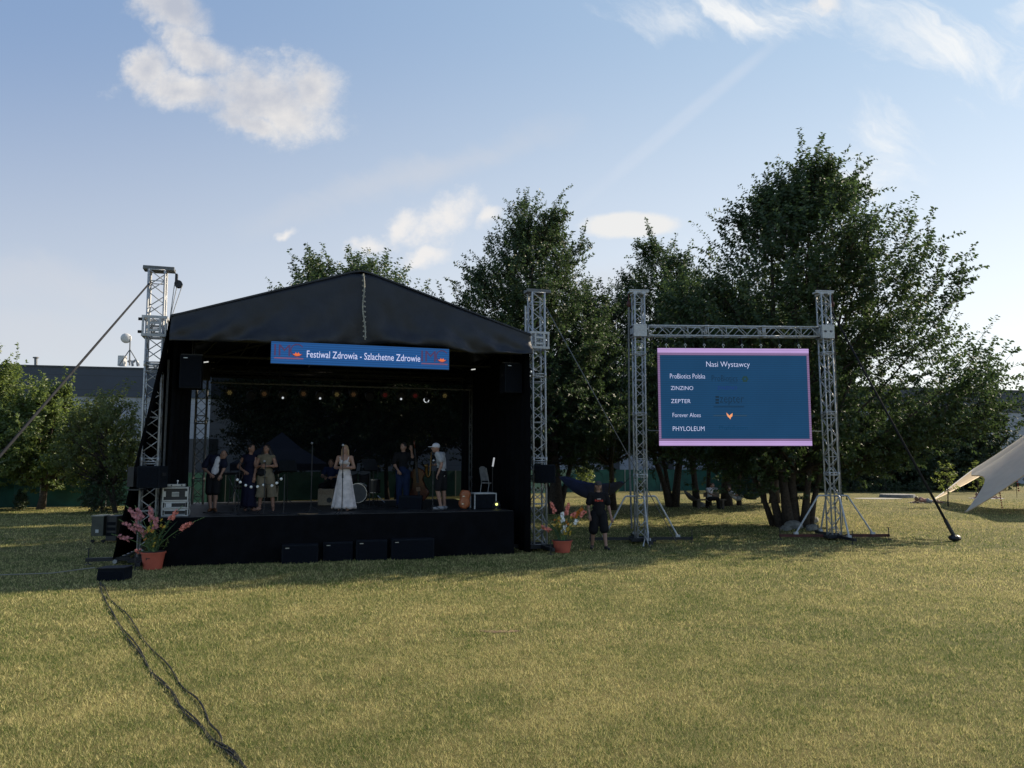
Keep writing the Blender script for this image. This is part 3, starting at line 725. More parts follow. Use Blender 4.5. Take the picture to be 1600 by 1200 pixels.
for i in range(13):
    t = i/13; b.box((AP+.03+.04*t, -.34-.17*t**1.5, zt+(zb-zt)*t-.05), (.085, .03, .035), (0, .4, 0))
b.build('lacing', mat('rope_grey', (.22, .22, .19), .8, 0, .3, 30), rf)

# side walls and scrim
cw = thing('side_curtain', 'black side curtain flaring outwards left of the stage', 'curtain', S(-1, 3))
b = smb(); pleat_sheet(b, (-.52, -.15), (-.52, 6.9), (EZ+.03, EZ+.03), .13, 110, .03, .5, bot=((-1.55, .75), (-1.2, 6.7)), seed=5); b.build('cloth', M_FABI, cw, smooth=True)
b = smb(); b.tube([(-1.55, .75, .07), (-1.2, 6.7, .07)], .05, 6); b.build('weight_bar', M_STEEL, cw)
cw = thing('side_curtain', 'black curtain closing the right side of the stage', 'curtain', S(8, 3))
b = smb(); pleat_sheet(b, (8.0, -.16), (8.0, 6.9), (EZ+.03, EZ+.03), .04, 110, .035, .42, seed=6); b.build('cloth', M_FABI, cw, smooth=True)
cw = thing('front_curtain', 'black curtain strip hanging inside the left front corner of the stage', 'curtain', S(-.2, .6))
b = smb(); pleat_sheet(b, (-.52, .55), (onb(298, 1.6), 1.6), (5.45, 5.45), DECK+.02, 50, .05, .3, seed=7); b.build('cloth', M_FABI, cw, smooth=True)
ms = bpy.data.materials.new('scrim'); ms.use_nodes = True; t = NT(ms.node_tree); t.n.clear()
d = t.node('ShaderNodeBsdfDiffuse', {0: (.008, .009, .012)}); tr = t.node('ShaderNodeBsdfTransparent', {0: (1, 1, 1)})
x = t.node('ShaderNodeMixShader', {0: .17, 1: d.outputs[0], 2: tr.outputs[0]}); t.node('ShaderNodeOutputMaterial', {0: x})
sc = thing('back_scrim', 'see-through black mesh backdrop across the back of the stage', 'backdrop', S(4, 6.3))
q0 = onb(326, 6.3); q1 = onb(737, 6.3)
b = smb(); n = 40
vs = []; fs = []
for j in range(2):
    for i in range(n+1):
        a = q0+(q1-q0)*i/n; vs.append((a, 6.3+.03*math.sin(i*1.1)+.02*math.sin(i*.37), (5.0 if j == 0 else DECK+.01)))
for i in range(n): fs.append((i, i+1, i+n+2, i+n+1))
b.add(vs, fs); b.build('mesh_cloth', ms, sc, recalc=False, smooth=True)
b = smb(); b.tube([(q0, 6.3, 5.03), (q1, 6.3, 5.03)], .03, 6); b.build('hanging_bar', M_BLK, sc)

# ---------------------------------------------------------------- trusses
def truss(b, p0, p1, w, up=None, bay=.5, rc=.024, rw=.011, d=None):
    p0, p1 = Vector(p0), Vector(p1); ax = (p1-p0); L = ax.length; ax /= L; d = d or w
    u = Vector(up) if up else ax.orthogonal(); u = (u - ax*u.dot(ax)).normalized(); v = ax.cross(u)
    cs = [(-1, -1), (1, -1), (1, 1), (-1, 1)]; off = [u*(w/2*x)+v*(d/2*y) for x, y in cs]
    for o in off: b.tube([p0+o, p1+o], rc, 6)
    n = max(1, round(L/bay))
    for k in range(4):
        o0, o1 = off[k], off[(k+1) % 4]
        for i in range(n):
            a = p0+ax*(L*i/n); c = p0+ax*(L*(i+1)/n)
            if (i+k) % 2: b.tube([a+o0, c+o1], rw, 4)
            else: b.tube([a+o1, c+o0], rw, 4)
            if i % 4 == 0: b.tube([a+o0, a+o1], rw, 4)
        b.tube([p1+o0, p1+o1], rw, 4)
        # section joints
        m = max(1, round(L/2.0))
        for i in range(1, m):
            a = p0+ax*(L*i/m); b.tube([a-ax*.035+o0, a-ax*.035+o1], rw*1.4, 4); b.tube([a+ax*.035+o0, a+ax*.035+o1], rw*1.4, 4); b.tube([a-ax*.06+o0, a+ax*.06+o0], rc*1.3, 6)

def stage_tower(label, px, py, ptop, psl, lean, yaw, w, name='truss_tower'):
    g = gr(px, py); Y = g.y
    o = Vector((g.x, Y, 0)); top = at(px, ptop, Y).z; lean = at(lean, ptop, Y).x - o.x
    e = thing(name, label, 'truss tower', o)
    q = Vector((lean, 0, top)) + o; o1 = o+Vector((0, 0, .12))
    b = MB(); up = (math.cos(yaw), math.sin(yaw), 0); truss(b, o1, q, w, up, .27, .027, .014); b.build('mast', M_ALU, e, smooth=True)
    at_ = lambda z: o + Vector((lean*z/top, 0, z))
    M = lambda p: frame(p, yaw)
    b = MB(); b.M = M(at_(top)); b.box((.03, 0, .03), (w*1.95, w*.95, .05)); b.box((.03, -w*.36, .075), (w*1.95, .05, .045)); b.box((.03, w*.36, .075), (w*1.95, .05, .045)); b.build('head_bar', M_ALUD, e, bevel=.01)
    zs = at(px, psl[0], Y).z, at(px, psl[1], Y).z
    b = MB(); b.M = M(at_(sum(zs)/2)); h = (zs[0]-zs[1])/2; W = w/2+.07
    for z in (-h, h):
        for s in (-1, 1): b.box((0, s*W, z), (2*W+.06, .05, .06)); b.box((s*W, 0, z), (.05, 2*W-.05, .06))
    for x in (-W, W):
        for y in (-W, W): b.tube([(x, y, -h), (x, y, h)], .028, 6)
    for y in (-W, W):
        for x in (-W*.5, W*.5): b.box((x, y, 0), (.05, .035, 2*h-.06))
        b.box((0, y+.004, h*.35), (W*.95, .03, .05)); b.box((0, y+.004, -h*.45), (W*.95, .03, .05))
    b.build('sleeve_block', M_ALU, e)
    for zz in (-h*.7, h*.7):
        b = MB(); b.M = M(at_(sum(zs)/2)); b.cyl((-W-.10, -W, zz), (-W-.02, -W, zz), .035, 8); b.build('guide_wheel', M_RUB, e)
    return e, o, at_, M, top
def outriggers(e, o, yaw, arm, zh, r0=.24, red=True, dirs=(0, 1, 2, 3), foot=True, lens=None, brace=True):
    b = MB(); b.M = frame(o, yaw); b.box((0, 0, .09), (.7, .7, .05)); b.box((0, -.30, .14), (.62, .06, .05)); b.box((0, .30, .14), (.62, .06, .05)); b.build('base_plate', M_BLK, e)
    for k in range(4):
        th = k*math.pi/2; L = (lens[k] if lens else arm)
        if k in dirs:
            b = MB(); b.M = frame(o, yaw+th); b.box((.35+L/2, 0, .12), (L, .08, .08)); ar = b.build('outrigger', M_RED if (red and k in (0, 2)) else M_BLK, e)
            b = MB(); b.M = frame(o, yaw+th); x = .35+L-.04; b.cyl((x, -.06, .02), (x, -.06, .36), .014, 6); b.cyl((x, -.06, .0), (x, -.06, .02), .07, 12); b.box((x, -.06, .36), (.12, .012, .012)); b.build('screw_foot', M_BLK, ar)
            b = MB(); b.M = frame(o, yaw+th); b.tube([(.14, .0, zh), (.42, 0, zh), (.46, 0, zh-.03), (.35+L*.62, 0, .18)], .026, 8); b.box((.35+L*.62, 0, .19), (.12, .1, .06)); (brace and b.build('brace', M_ALU, e, smooth=False))
SW = .35
e1, o1, at1, Mt1, top1 = stage_tower('tall aluminium truss tower at the left front corner of the stage roof', 229, 880, 424, (498, 526), 247, SYAW, SW)
b = MB(); b.M = Mt1(at1(top1)); x = .46
b.cyl((x, -.05, -.28), (x, .05, -.28), .07, 16); b.cyl((x, -.065, -.28), (x, -.05, -.28), .09, 16); b.cyl((x, .05, -.28), (x, .065, -.28), .09, 16); b.box((x-.05, 0, -.16), (.05, .16, .24)); b.build('pulley', M_BLK, e1)
b = MB(); b.M = Mt1(at1(top1))
for dx, dz in ((-.09, -2.0), (-.03, -1.92), (.08, -1.97)): b.tube([(x+dx, 0, -.3), (x+dx*.3-.12, 0, dz*.5), (x-.19+dx*.2, 0, dz)], .011, 5)
b.build('hoist_chain', M_STEEL, e1)
b = MB(); b.M = Mt1(at1(3.4)); b.tube([(.30, -.05, 1.3), (.30, -.05, -1.2), (.27, 0, -3.1)], .03, 8); b.build('lifting_tube', M_ALUD, e1)
outriggers(e1, o1, SYAW, .9, 1.2, red=False, dirs=(0, 2, 3), brace=False)
e2, o2, at2, Mt2, top2 = stage_tower('tall aluminium truss tower at the right front corner of the stage roof', 841, 859, 459, (522, 545), 838, SYAW, SW)
b = MB(); b.M = Mt2(at2(3.4)); b.tube([(-.34, -.05, 3.1), (-.34, -.02, -1.2), (-.34, 0, -3.1)], .028, 8); b.build('lifting_tube', M_ALU, e2)
outriggers(e2, o2, SYAW, .8, 1.2, red=False, dirs=(1, 2, 3), brace=False)
# rear towers
for (px, a_, lb, tp) in ((312, None, 'slim truss tower at the left rear corner of the stage', 571), (742, None, 'slim truss tower at the right rear corner of the stage', 580)):
    a = onb(px, 5.7); o = S(a, 5.7); e = thing('truss_tower', lb, 'truss tower', o)
    b = MB(); truss(b, o+Vector((0, 0, .1)), o+Vector((0, 0, 5.15)), .29, tuple(SU), .3, .024, .010); b.build('mast', M_ALUD, e, smooth=True)
    b = MB(); b.M = frame(o, SYAW); b.box((0, 0, 4.98), (.42, .42, .5)); b.box((0, 0, 5.28), (.62, .3, .04)); b.build('sleeve_block', M_BLK, e)
    b = MB(); b.M = frame(o, SYAW); b.box((0, 0, .06), (.8, .8, .08)); b.build('base_plate', M_BLK, e)
# lighting truss
aL, aR = onb(312, 5.7)+.25, onb(742, 5.7)-.25
lt = thing('lighting_truss', 'dark horizontal truss carrying the stage lamps between the rear towers', 'lighting truss', S(4, 5.7, 4.95))
M_DTR = mat('dark_grey_truss', (.035, .037, .042), .5, .5)  # even dark grey metal for the whole lighting truss
b = MB(); truss(b, S(aL, 5.4, 4.97), S(aR, 5.4, 4.97), .30, (0, 0, 1), .42, .025, .012); b.build('truss', M_DTR, lt, smooth=True)
b = MB(); b.tube([S(aL, 5.3, 4.62), S(aR, 5.3, 4.62)], .028, 6); b.build('lamp_bar', M_ALUD, lt)

def emis(name, c, s): return mat(name, (.02, .02, .02), .4, 0, 0, 5, emit=(*c, s))
E_W = emis('lens_glint_white', (.9, .95, 1), .32); E_Y = emis('lens_yellow', (1, .75, .25), .035); E_R = emis('lens_red', (1, .05, .08), .02); E_O = emis('lens_amber', (1, .5, .2), .022)
M_LENS = mat('lens_dark', (.03, .03, .035), .1, 0, .1)
def par_lamp(px, py, kind, label):
    a = onb(px, 5.3); p = S(a, 5.3); q = at(px, py, p.y)
    e = thing('stage_lamp', label, 'stage lamp', q, 'stage lamps hanging in a row under the dark truss')
    r = .13
    b = MB(); b.M = frame(q, SYAW); tilt = .35
    ax = Vector((0, -math.cos(tilt), -math.sin(tilt)))
    b.tube([-ax*.16, -ax*.14, -ax*.02, ax*.10], [.07, r*.95, r, r], 16, True); b.build('housing', M_BLK, e, smooth=False)
    b = MB(); b.M = frame(q, SYAW); b.tube([(-r-.015, 0, 0), (-r-.015, 0, .17), (0, 0, .2), (r+.015, 0, .17), (r+.015, 0, 0)], .012, 5); b.cyl((0, 0, .2), (0, 0, 4.62-q.z+.0), .018, 6); b.build('yoke', M_BLK, e)
    b = MB(); b.M = frame(q, SYAW)
    if kind in 'yro':
        c = ax*.105; s = ax.cross(Vector((1, 0, 0))).normalized()
        for k in range(7):
            t = k*6.283/6; o = Vector() if k == 6 else Vector((math.cos(t), 0, 0))*.05 + s*math.sin(t)*.05
            b.cyl(c+o, c+o+ax*.006, .02, 8)
        b.build('lens', {'y': E_Y, 'r': E_R, 'o': E_O}[kind], e)
    elif kind == 'w':
        b.cyl(ax*.105+Vector((0, 0, -.06)), ax*.115+Vector((0, 0, -.06)), .032, 10); b.build('lens', E_W, e)  # small emissive dot stands in for a reflection on the lens
    else:
        b.cyl(ax*.102, ax*.106, r*.9, 16); b.build('lens', M_LENS, e)
L_ = [(359, 612, 'y', 'stage lamp glowing yellow, first from the left rear tower'), (392, 618, 'd', 'unlit stage lamp just right of the first yellow lamp'),
      (413, 614, 'o', 'amber stage lamp, third from the left rear tower'), (442, 617, 'w', 'stage lamp with a white point of light, leftmost of the white ones'),
      (474, 614, 'o', 'amber stage lamp between the two left white points'), (500, 618, 'w', 'stage lamp with a white point left of the banner middle'),
      (526, 615, 'y', 'yellow stage lamp above and left of the woman in white'), (552, 615, 'o', 'amber stage lamp above the woman in white'),
      (577, 619, 'd', 'unlit stage lamp right of the amber lamp above the woman in white'), (601, 616, 'r', 'red stage lamp, left one of the two red lamps'),
      (626, 619, 'w', 'stage lamp with a white point between the two red lamps'), (648, 617, 'r', 'red stage lamp, right one of the two red lamps'),
      (694, 617, 'y', 'yellow stage lamp nearest the right rear tower')]
for l in L_: par_lamp(*l)
# moving scanner with a ring lens
a = onb(667, 5.3); q = at(667, 624, S(a, 5.3).y); e = thing('spotlight', 'tilted spotlight with a shining ring near the right end of the lamp row', 'spotlight', q)
b = MB(); b.M = frame(q, SYAW); b.tube([(.12, .1, .14), (0, 0, 0)], [.07, .09], 14); b.build('housing', M_BLK, e)
b = MB(); b.M = frame(q, SYAW); b.cyl((0, .05, .1), (0, .05, 4.62-q.z), .018, 6); b.build('yoke', M_BLK, e)
b = MB(); b.M = frame(q, SYAW)
for k in range(12):
    if k in (3, 4, 9): continue
    t0, t1 = k*.5236, (k+1)*.5236
    b.tube([(-.02+.08*math.cos(t), -.03, -.02+.08*math.sin(t)) for t in (t0, t1)], .011, 5)
b.build('lens', emis('ring_white', (.9, .95, 1), .4), e)
# small bright fittings on the rear tower heads
for px, py, lb in ((320, 567, 'small white work light on the left rear tower head'), (741, 578, 'small white work light on the right rear tower head')):
    a = onb(px, 5.2); q = at(px, py, S(a, 5.2).y); e = thing('work_light', lb, 'work light', q)
    b = MB(); b.M = frame(q, SYAW); b.box((0, .05, .02), (.24, .1, .05), (0, -.15, 0)); b.tube([(0, .05, 0), (0, .3, -.05)], .015, 5); b.build('housing', M_ALUD, e)
    b = MB(); b.M = frame(q, SYAW); b.box((0, -.008, .02), (.2, .012, .03), (0, -.15, 0)); b.build('lens', emis('work_white', (1, 1, .95), .35), e)

# ---------------------------------------------------------------- speakers
def speaker_box(name, label, cat, c, sz, yaw, group=None, mats=(M_SPK, M_GRL), parts=True, grille_front=-1, badge=False, z0=True):
    e = thing(name, label, cat, (c[0], c[1], c[2]), group)
    b = MB(); b.M = frame(c, yaw); b.box((0, 0, sz[2]/2), sz); b.build('cabinet', mats[0], e, bevel=.012)
    b = MB(); b.M = frame(c, yaw); b.box((0, -sz[1]/2-.006, sz[2]/2), (sz[0]-.07, .018, sz[2]-.07)); b.build('grille', mats[1], e)
    if badge:
        b = MB(); b.M = frame(c, yaw); b.box((-sz[0]/2+.12, -sz[1]/2-.018, sz[2]-.07), (.085, .006, .014)); b.build('badge', mat('badge_silver', (.45, .45, .45), .3, .6), e)
    if parts:
        for s in (-1, 1):
            b = MB(); b.M = frame(c, yaw); b.box((s*(sz[0]/2+.004), 0, sz[2]*.62), (.014, .2, .07)); b.build('handle', M_RUB, e)
    return e
def hung(px0, px1, py0, py1, bb, label):
    pa, pb = onbz(px0, py0, bb), onbz(px1, py1, bb); w = pb.x-pa.x; h = pa.z-pb.z; c = S((pa.x+pb.x)/2, bb+.25, pb.z)
    e = speaker_box('hanging_speaker', label, 'speaker', c, (w, .5, h), SYAW, badge=True)
    b = MB(); b.M = frame(c, SYAW); b.box((0, 0, h+.035), (w*1.0, .1, .03)); b.tube([(0, 0, h+.05), (0, 0, EZ-.45-pb.z)], .015, 5); b.tube([(.05, 0, h+.05), (.05, 0, EZ-.45-pb.z)], .008, 5)
    b.build('fly_bar', M_BLK, e)
hung(275, 310, 554, 607, .3, 'black loudspeaker hanging under the left end of the stage roof')
hung(789, 816, 567, 614, .3, 'black loudspeaker hanging under the right end of the stage roof')
def boxat(px0, px1, py0, py1, Y, d, label, name='fill_speaker'):
    a, c = at(px0, py1, Y), at(px1, py0, Y); p = Vector(((a.x+c.x)/2, Y+d/2, a.z)); return speaker_box(name, label, 'speaker', p, (c.x-a.x, d, c.z-a.z), 0)
boxat(213, 250, 728, 763, 17.0, .42, 'dark blue-black loudspeaker mounted on the left front tower')
boxat(836, 868, 726, 755, 20.0, .42, 'dark blue-black loudspeaker mounted on the right front tower')
# black subs under the tower speaker brackets
e = thing('speaker_bracket', 'small bracket box beside the speaker on the left tower', 'bracket', at(209, 763, 17.4)); b = MB(); b.box(at(209, 745, 17.45), (.14, .3, .44)); b.box(at(214, 765, 17.45), (.3, .3, .03)); b.build('frame', M_BLK, e)
# four floor subs in front of the skirt
subs = [(440, 498, 852, 882, 'low black subwoofer on the grass, leftmost of the four'), (505, 552, 848, 878, 'low black subwoofer on the grass, second from the left'),
        (557, 606, 845, 877, 'low black subwoofer on the grass, third from the left'), (612, 680, 843, 875.5, 'wide low black subwoofer on the grass, rightmost of the four')]
for x0, x1, y0, y1, lb in subs:
    P, Q = gr(x0, y1), gr(x1, y1-2); w = (Q-P).length; Yc = P.y; h = at(x0, y0, Yc).z
    c = (P+Q)/2 + SV*.3; speaker_box('subwoofer', lb, 'subwoofer', (c.x, c.y, 0), (w*.985, .55, h), SYAW-.04, 'subwoofers lined up in front of the stage', badge=True)
# front monitor box on the grass
P, Q = gr(147, 909), gr(194, 907); c = (P+Q)/2+Vector((0, .2, 0)); e = thing('stage_monitor', 'small black cable box lying on the grass where the cables end', 'box', (c.x, c.y, 0))
b = MB(); b.M = frame((c.x, c.y, 0), .05); w = (Q-P).length; b.prism([(-w/2, -.2, 0), (w/2, -.2, 0), (w/2-.01, -.17, .235), (-w/2+.01, -.17, .225)], .38); b.build('cabinet', M_SPK, e, bevel=.01)
b = MB(); b.M = frame((c.x, c.y, 0), .05); b.box((0, -.2, .1), (w-.08, .02, .16), (-.13, 0, 0)); b.build('grille', M_GRL, e)
b = MB(); b.M = frame((c.x, c.y, 0), .05); b.box((0, 0, .243), (w+.02, .42, .015), (0, -.02, 0)); b.build('lid', M_RUB, e)

# ---------------------------------------------------------------- LED banner
def led_mat(name, col, stripe, s, amt=.25):
    m = bpy.data.materials.new(name); m.use_nodes = True; t = NT(m.node_tree); t.n.clear()
    tc = t.node('ShaderNodeTexCoord').outputs['Object']; z = t.node('ShaderNodeSeparateXYZ', {0: tc}).outputs[2]
    f = t.m('FRACT', t.m('MULTIPLY', z, stripe)); k = t.m('SUBTRACT', 1.0, t.m('MULTIPLY', t.m('LESS_THAN', f, .4), amt))
    n = t.m('ADD', .88, t.m('MULTIPLY', t.noise(tc, 1.2, 2), .24))
    em = t.node('ShaderNodeEmission', {0: col, 1: t.m('MULTIPLY', t.m('MULTIPLY', k, n), s)})
    gl = t.node('ShaderNodeBsdfDiffuse', {0: (.02, .02, .02)})
    a = t.node('ShaderNodeAddShader', {0: em.outputs[0], 1: gl.outputs[0]}); t.node('ShaderNodeOutputMaterial', {0: a}); return m
def glow(name, col, s=1.0):
    m = bpy.data.materials.new(name); m.use_nodes = True; t = NT(m.node_tree); t.n.clear()
    em = t.node('ShaderNodeEmission', {0: col, 1: s}); t.node('ShaderNodeOutputMaterial', {0: em}); return m
LS = .51
G_WHITE = glow('led_white', (.62, .66, .92), LS); G_RUST = glow('led_rust', (.07, .045, .11), LS); G_ORANGE = glow('led_orange', (.75, .16, .05), LS)
pa, pb = onbz(418, 568, -.60), onbz(701, 545, -.60); bw = pb.x-pa.x; z0 = pa.z; z1 = pb.z; bh = z1-z0
bn = thing('led_banner', 'long blue led banner with white festival lettering under the roof edge', 'led banner', S((pa.x+pb.x)/2, -.60, z0))
BO = S(pa.x, -.60, z0)
b = MB(); b.M = frame(BO, SYAW); b.box((bw/2, .07, bh/2), (bw, .12, bh)); b.build('housing', M_BLK, bn)
b = MB(); b.M = frame(BO, SYAW); b.add([(0.01, 0, .01), (bw-.01, 0, .01), (bw-.01, 0, bh-.01), (.01, 0, bh-.01)], [(0, 1, 2, 3)]); b.build('display', led_mat('banner_blue', (.014, .085, .27), 19, LS, .3), bn, recalc=False)
zz = Vector((0, 0, 1)); F_ = -SV*.008
def bt(s, x, z, w, h, m, **k): return text_obj(s, w, h, m, bn, BO+SU*x+zz*z+F_, SU, zz, **k)
bt('Festiwal Zdrowia - Szlachetne Zdrowie', bw*.192, bh*.33, bw*.635, bh*.31, G_WHITE)
for x in (.018, .833):
    bt('IM', bw*x, bh*.36, bw*.085, bh*.5, G_RUST)
    b = MB(); b.M = frame(BO+F_, SYAW); cx, cz, r = bw*(x+.122), bh*.62, bh*.27
    b.tube([(cx+r*math.cos(t), 0, cz+r*math.sin(t)) for t in [R(35+290*i/20) for i in range(21)]], bh*.035, 4); b.build('logo_ring', G_RUST, bn)
    b = MB(); b.M = frame(BO+F_*1.6, SYAW); cz = bh*.47; rr = bh*.2
    vs = [(cx+rr*math.cos(t), 0, cz+rr*.75*math.sin(t)) for t in [math.pi+math.pi*i/12 for i in range(13)]] + [(cx+rr*.55, 0, cz-.01), (cx+rr*.3, 0, cz+rr*.35), (cx, 0, cz), (cx-rr*.3, 0, cz+rr*.35), (cx-rr*.55, 0, cz-.01)]
    b.add(vs, [tuple(range(len(vs)))]); b.build('logo_lotus', G_ORANGE, bn, recalc=False)
    b = MB(); b.M = frame(BO+F_, SYAW); b.box((bw*(x+.078), 0, bh*.27), (bw*.155, .004, bh*.02)); b.box((bw*(x+.078), 0, bh*.235), (bw*.155, .004, bh*.008)); b.build('logo_line', G_ORANGE if 0 else glow('led_dull_orange', (.32, .09, .07), LS), bn)

# ---------------------------------------------------------------- big screen on goalpost truss
def screen_tower(label, px, py, ptop, psl, lean, yaw):
    g = gr(px, py); Y = g.y; o = Vector((g.x, Y, 0)); top = at(px, ptop, Y).z; w = .29; lean = at(lean, ptop, Y).x - o.x
    e = thing('screen_tower', label, 'truss tower', o); L = lambda z: o + Vector((lean*z/top, 0, z))
    b = MB(); truss(b, L(.12), L(top-.05), w, (math.cos(yaw), math.sin(yaw), 0), .29, .024, .013); b.build('mast', M_ALU, e, smooth=True)
    b = MB(); b.M = frame(L(top), yaw); b.box((0, 0, .0), (w*2.0, w*.8, .05)); b.box((-w*.45, 0, -.05), (.12, w*1.1, .07)); b.box((w*.45, 0, -.05), (.12, w*1.1, .07)); b.box((0, -w*.35, .045), (w*2.1, .04, .04)); b.build('head_bar', M_ALU, e, bevel=.008)
    zs = at(px, psl[0], Y).z, at(px, psl[1], Y).z; zc = sum(zs)/2; h = zs[0]-zs[1]
    b = MB(); b.M = frame(L(zc), yaw); W = w/2+.05
    for s in (-1, 1):
        # face plates with two cut-outs each
        y = s*W
        for x, ww in ((-W+.03, .06), (0, .09), (W-.03, .06)): b.box((x, y, 0), (ww, .02, h))
        for z in (-h/2+.09, h/2-.09): b.box((0, y+s*.003, z), (2*W, .02, .18))
        b.box((s*W, 0, 0), (.02, 2*W-.05, h))
    b.build('sleeve_block', M_ALU, e)
    for k, (x, z) in enumerate([(W+.02, h/2-.06), (W+.02, -h/2+.06), (-W-.02, h/2-.06), (-W-.02, -h/2+.06)]):
        b = MB(); b.M = frame(L(zc), yaw); b.cyl((x, -.1, z), (x, .1, z), .03, 8); b.build('guide_wheel', M_RUB, e)
    return e, o, L, top, zc, h
YW = R(7)
s1 = screen_tower('aluminium truss tower left of the big screen', 1002, 848, 457, (508, 527), 997, YW)
s2 = screen_tower('aluminium truss tower right of the big screen', 1304, 843, 458, (509, 530), 1286, YW)
outriggers(s1[0], s1[1], YW-R(4), 1.15, 1.32, lens=(1.15, .95, 1.15, .95), red=False)
outriggers(s2[0], s2[1], YW-R(6), 1.3, 1.30, lens=(1.3, 1.0, 1.3, 1.0))
for k, s in enumerate((s1, s2)):
    b = MB(); q = s[2](s[3]-.35)+Vector((-.28 if k == 0 else .27, 0, 0)); b.ell(q, (.07, .07, .10), 10, 6); b.tube([q+Vector((0, 0, .1)), q+Vector((0, 0, .3))], .015, 5); b.build('chain_hoist', M_RED, s[0])
    b = MB(); sg = -1 if k == 0 else 1
    b.tube([s[2](s[3]-.4)+Vector((sg*.28, 0, 0)), s[2](2.5)+Vector((sg*.30, .1, 0)), s[2](.4)+Vector((sg*.27, 0, 0))], .012 if k else .028, 6); b.build('lifting_tube', M_ALUD, s[0])
b = MB(); o = s1[1]; b.M = frame(o, YW); b.tube([(-.3, -1.2, .03), (-.22, -1.15, .30), (-.12, -1.2, .03)], .022, 6); b.build('stand_leg', M_ALU, s1[0])
tr0 = s1[2](s1[4])+Vector((.25, 0, 0)); tr1 = s2[2](s2[4])-Vector((.25, 0, 0))
e = thing('header_truss', 'horizontal aluminium truss carrying the big screen between its towers', 'truss', (tr0+tr1)/2)
b = MB(); truss(b, tr0, tr1, .29, (0, 0, 1), .30, .024, .014); b.build('truss', M_ALU, e, smooth=True)
# screen
YS = 21.6
p00, p10, p01, p11 = at(1030, 697, YS+.1), at(1269, 696, YS+.25), at(1026, 544, YS+.1), at(1262.5, 545, YS+.25)
syaw = math.atan2(p10.y-p00.y, p10.x-p00.x)
sw = (((p10-p00).length)+((p11-p01).length))/2; sh = ((p01-p00).z+(p11-p10).z)/2
SC0 = Vector(((p00.x+p01.x)/2+.0, YS+.1, (p00.z+p10.z)/2)); 
# the hanging wall leans very slightly, as seen in the picture
cu = Vector((math.cos(syaw), math.sin(syaw), 0)); shr = ((p01.x-p00.x)+(p11.x-p10.x))/2
SC0 = p00.copy(); SC0.z = (p00.z+p10.z)/2
cz = Vector((0, 0, 1)); cn = Vector((cu.y, -cu.x, 0))
scr = thing('led_screen', 'big blue led screen listing exhibitors, hung between two truss towers', 'led screen', SC0 + cu*sw/2)
def sq(x0, x1, z0, z1, off=0.0): return [SC0+cu*x+cz*z+cn*off for x, z in ((x0, z0), (x1, z0), (x1, z1), (x0, z1))]
b = MB(); b.prism(sq(0, sw, 0, sh, -.12), .115, cn); b.build('housing', M_BLK, scr)
b = MB(); b.add(sq(.07, sw-.07, .2, sh-.2), [(0, 1, 2, 3)]); b.build('display', led_mat('screen_blue', (.008, .052, .130), 16, LS, .22), scr, recalc=False)
lv = led_mat('screen_lavender', (.50, .34, .66), 14, LS, .18); lv2 = led_mat('screen_mauve', (.22, .14, .28), 16, LS, .3)
for x0, x1, z0_, z1_, mm in ((0, sw, 0, .135, lv), (0, sw, sh-.135, sh, lv), (0, sw, .137, .198, lv2), (0, sw, sh-.198, sh-.137, lv2), (0, .068, .2, sh-.2, lv2), (sw-.068, sw, .2, sh-.2, lv2)):
    b = MB(); b.add(sq(x0+.001, x1-.001, z0_, z1_, .001), [(0, 1, 2, 3)]); b.build('border', mm, scr, recalc=False)
def pxs(px, py):   # screen pixel of the photograph -> screen coordinates
    u = (px-1026-4*(py-544)/153)/(236.5+2.5*(py-544)/152); v = (697-py)/153; return u*sw, v*sh
def stx(s, x0, x1, ytop, ybot, m):
    a, zb = pxs(x0, ybot); c, zt_ = pxs(x1, ytop); return text_obj(s, c-a, zt_-zb, m, scr, SC0+cu*a+cz*zb+cn*.008, cu, cz, off=-.012)
stx('Nasi Wystawcy', 1102.5, 1170, 565, 576, G_WHITE)
stx('ProBiotics Polska', 1046, 1100.5, 584.5, 592, G_WHITE)
stx('ZINZINO', 1047.5, 1082, 604, 610, G_WHITE)
stx('ZEPTER', 1048, 1078, 624.5, 630.5, G_WHITE)
stx('Forever Aloes', 1050.5, 1094, 646, 652.5, G_WHITE)
stx('PHYLOLEUM', 1051, 1100, 667, 674, G_WHITE)
gd = glow('led_dark', (.012, .028, .05), LS); gv = glow('led_violet', (.02, .035, .19), LS); gd2 = glow('led_dim', (.008, .045, .10), LS); go = glow('led_peach', (.9, .36, .16), LS); gg = glow('led_green', (.02, .05, .05), LS)
stx('ProBiotics', 1111, 1151, 587, 596, gd); stx('POLSKA', 1138, 1151, 597, 599, gd)
b = MB()
for k in range(6):
    x, z = pxs(1163+3.4*math.cos(k*1.05), 592.5+3.4*math.sin(k*1.05)); b.M = Matrix.Translation(SC0+cu*x+cz*z+cn*.008); b.add([cu*.035*math.cos(t)+cz*.035*math.sin(t) for t in [i*.785 for i in range(8)]], [tuple(range(8))])
b.build('logo_flower', gg, scr, recalc=False)
stx('ZINZINO', 1120, 1150, 604, 609, gv)
stx('zepter', 1124, 1161, 620, 634, gd)
x, z = pxs(1116, 633)
for i in range(3):
    x, z = pxs(1117, 631.5-i*4.6); b = MB(); b.add([SC0+cu*(x+dx)+cz*(z+dz)+cn*.008 for dx, dz in ((0, 0), (.1, 0), (.1, .055), (.0, .055))], [(0, 1, 2, 3)]); b.build('logo_bar', gd, scr, recalc=False)
b = MB(); x0, z = pxs(1114, 636); x1, _ = pxs(1162, 636); b.add([SC0+cu*q+cz*w+cn*.008 for q, w in ((x0, z-.01), (x1, z-.01), (x1, z+.006), (x0, z+.006))], [(0, 1, 2, 3)]); b.build('logo_line', gd, scr, recalc=False)
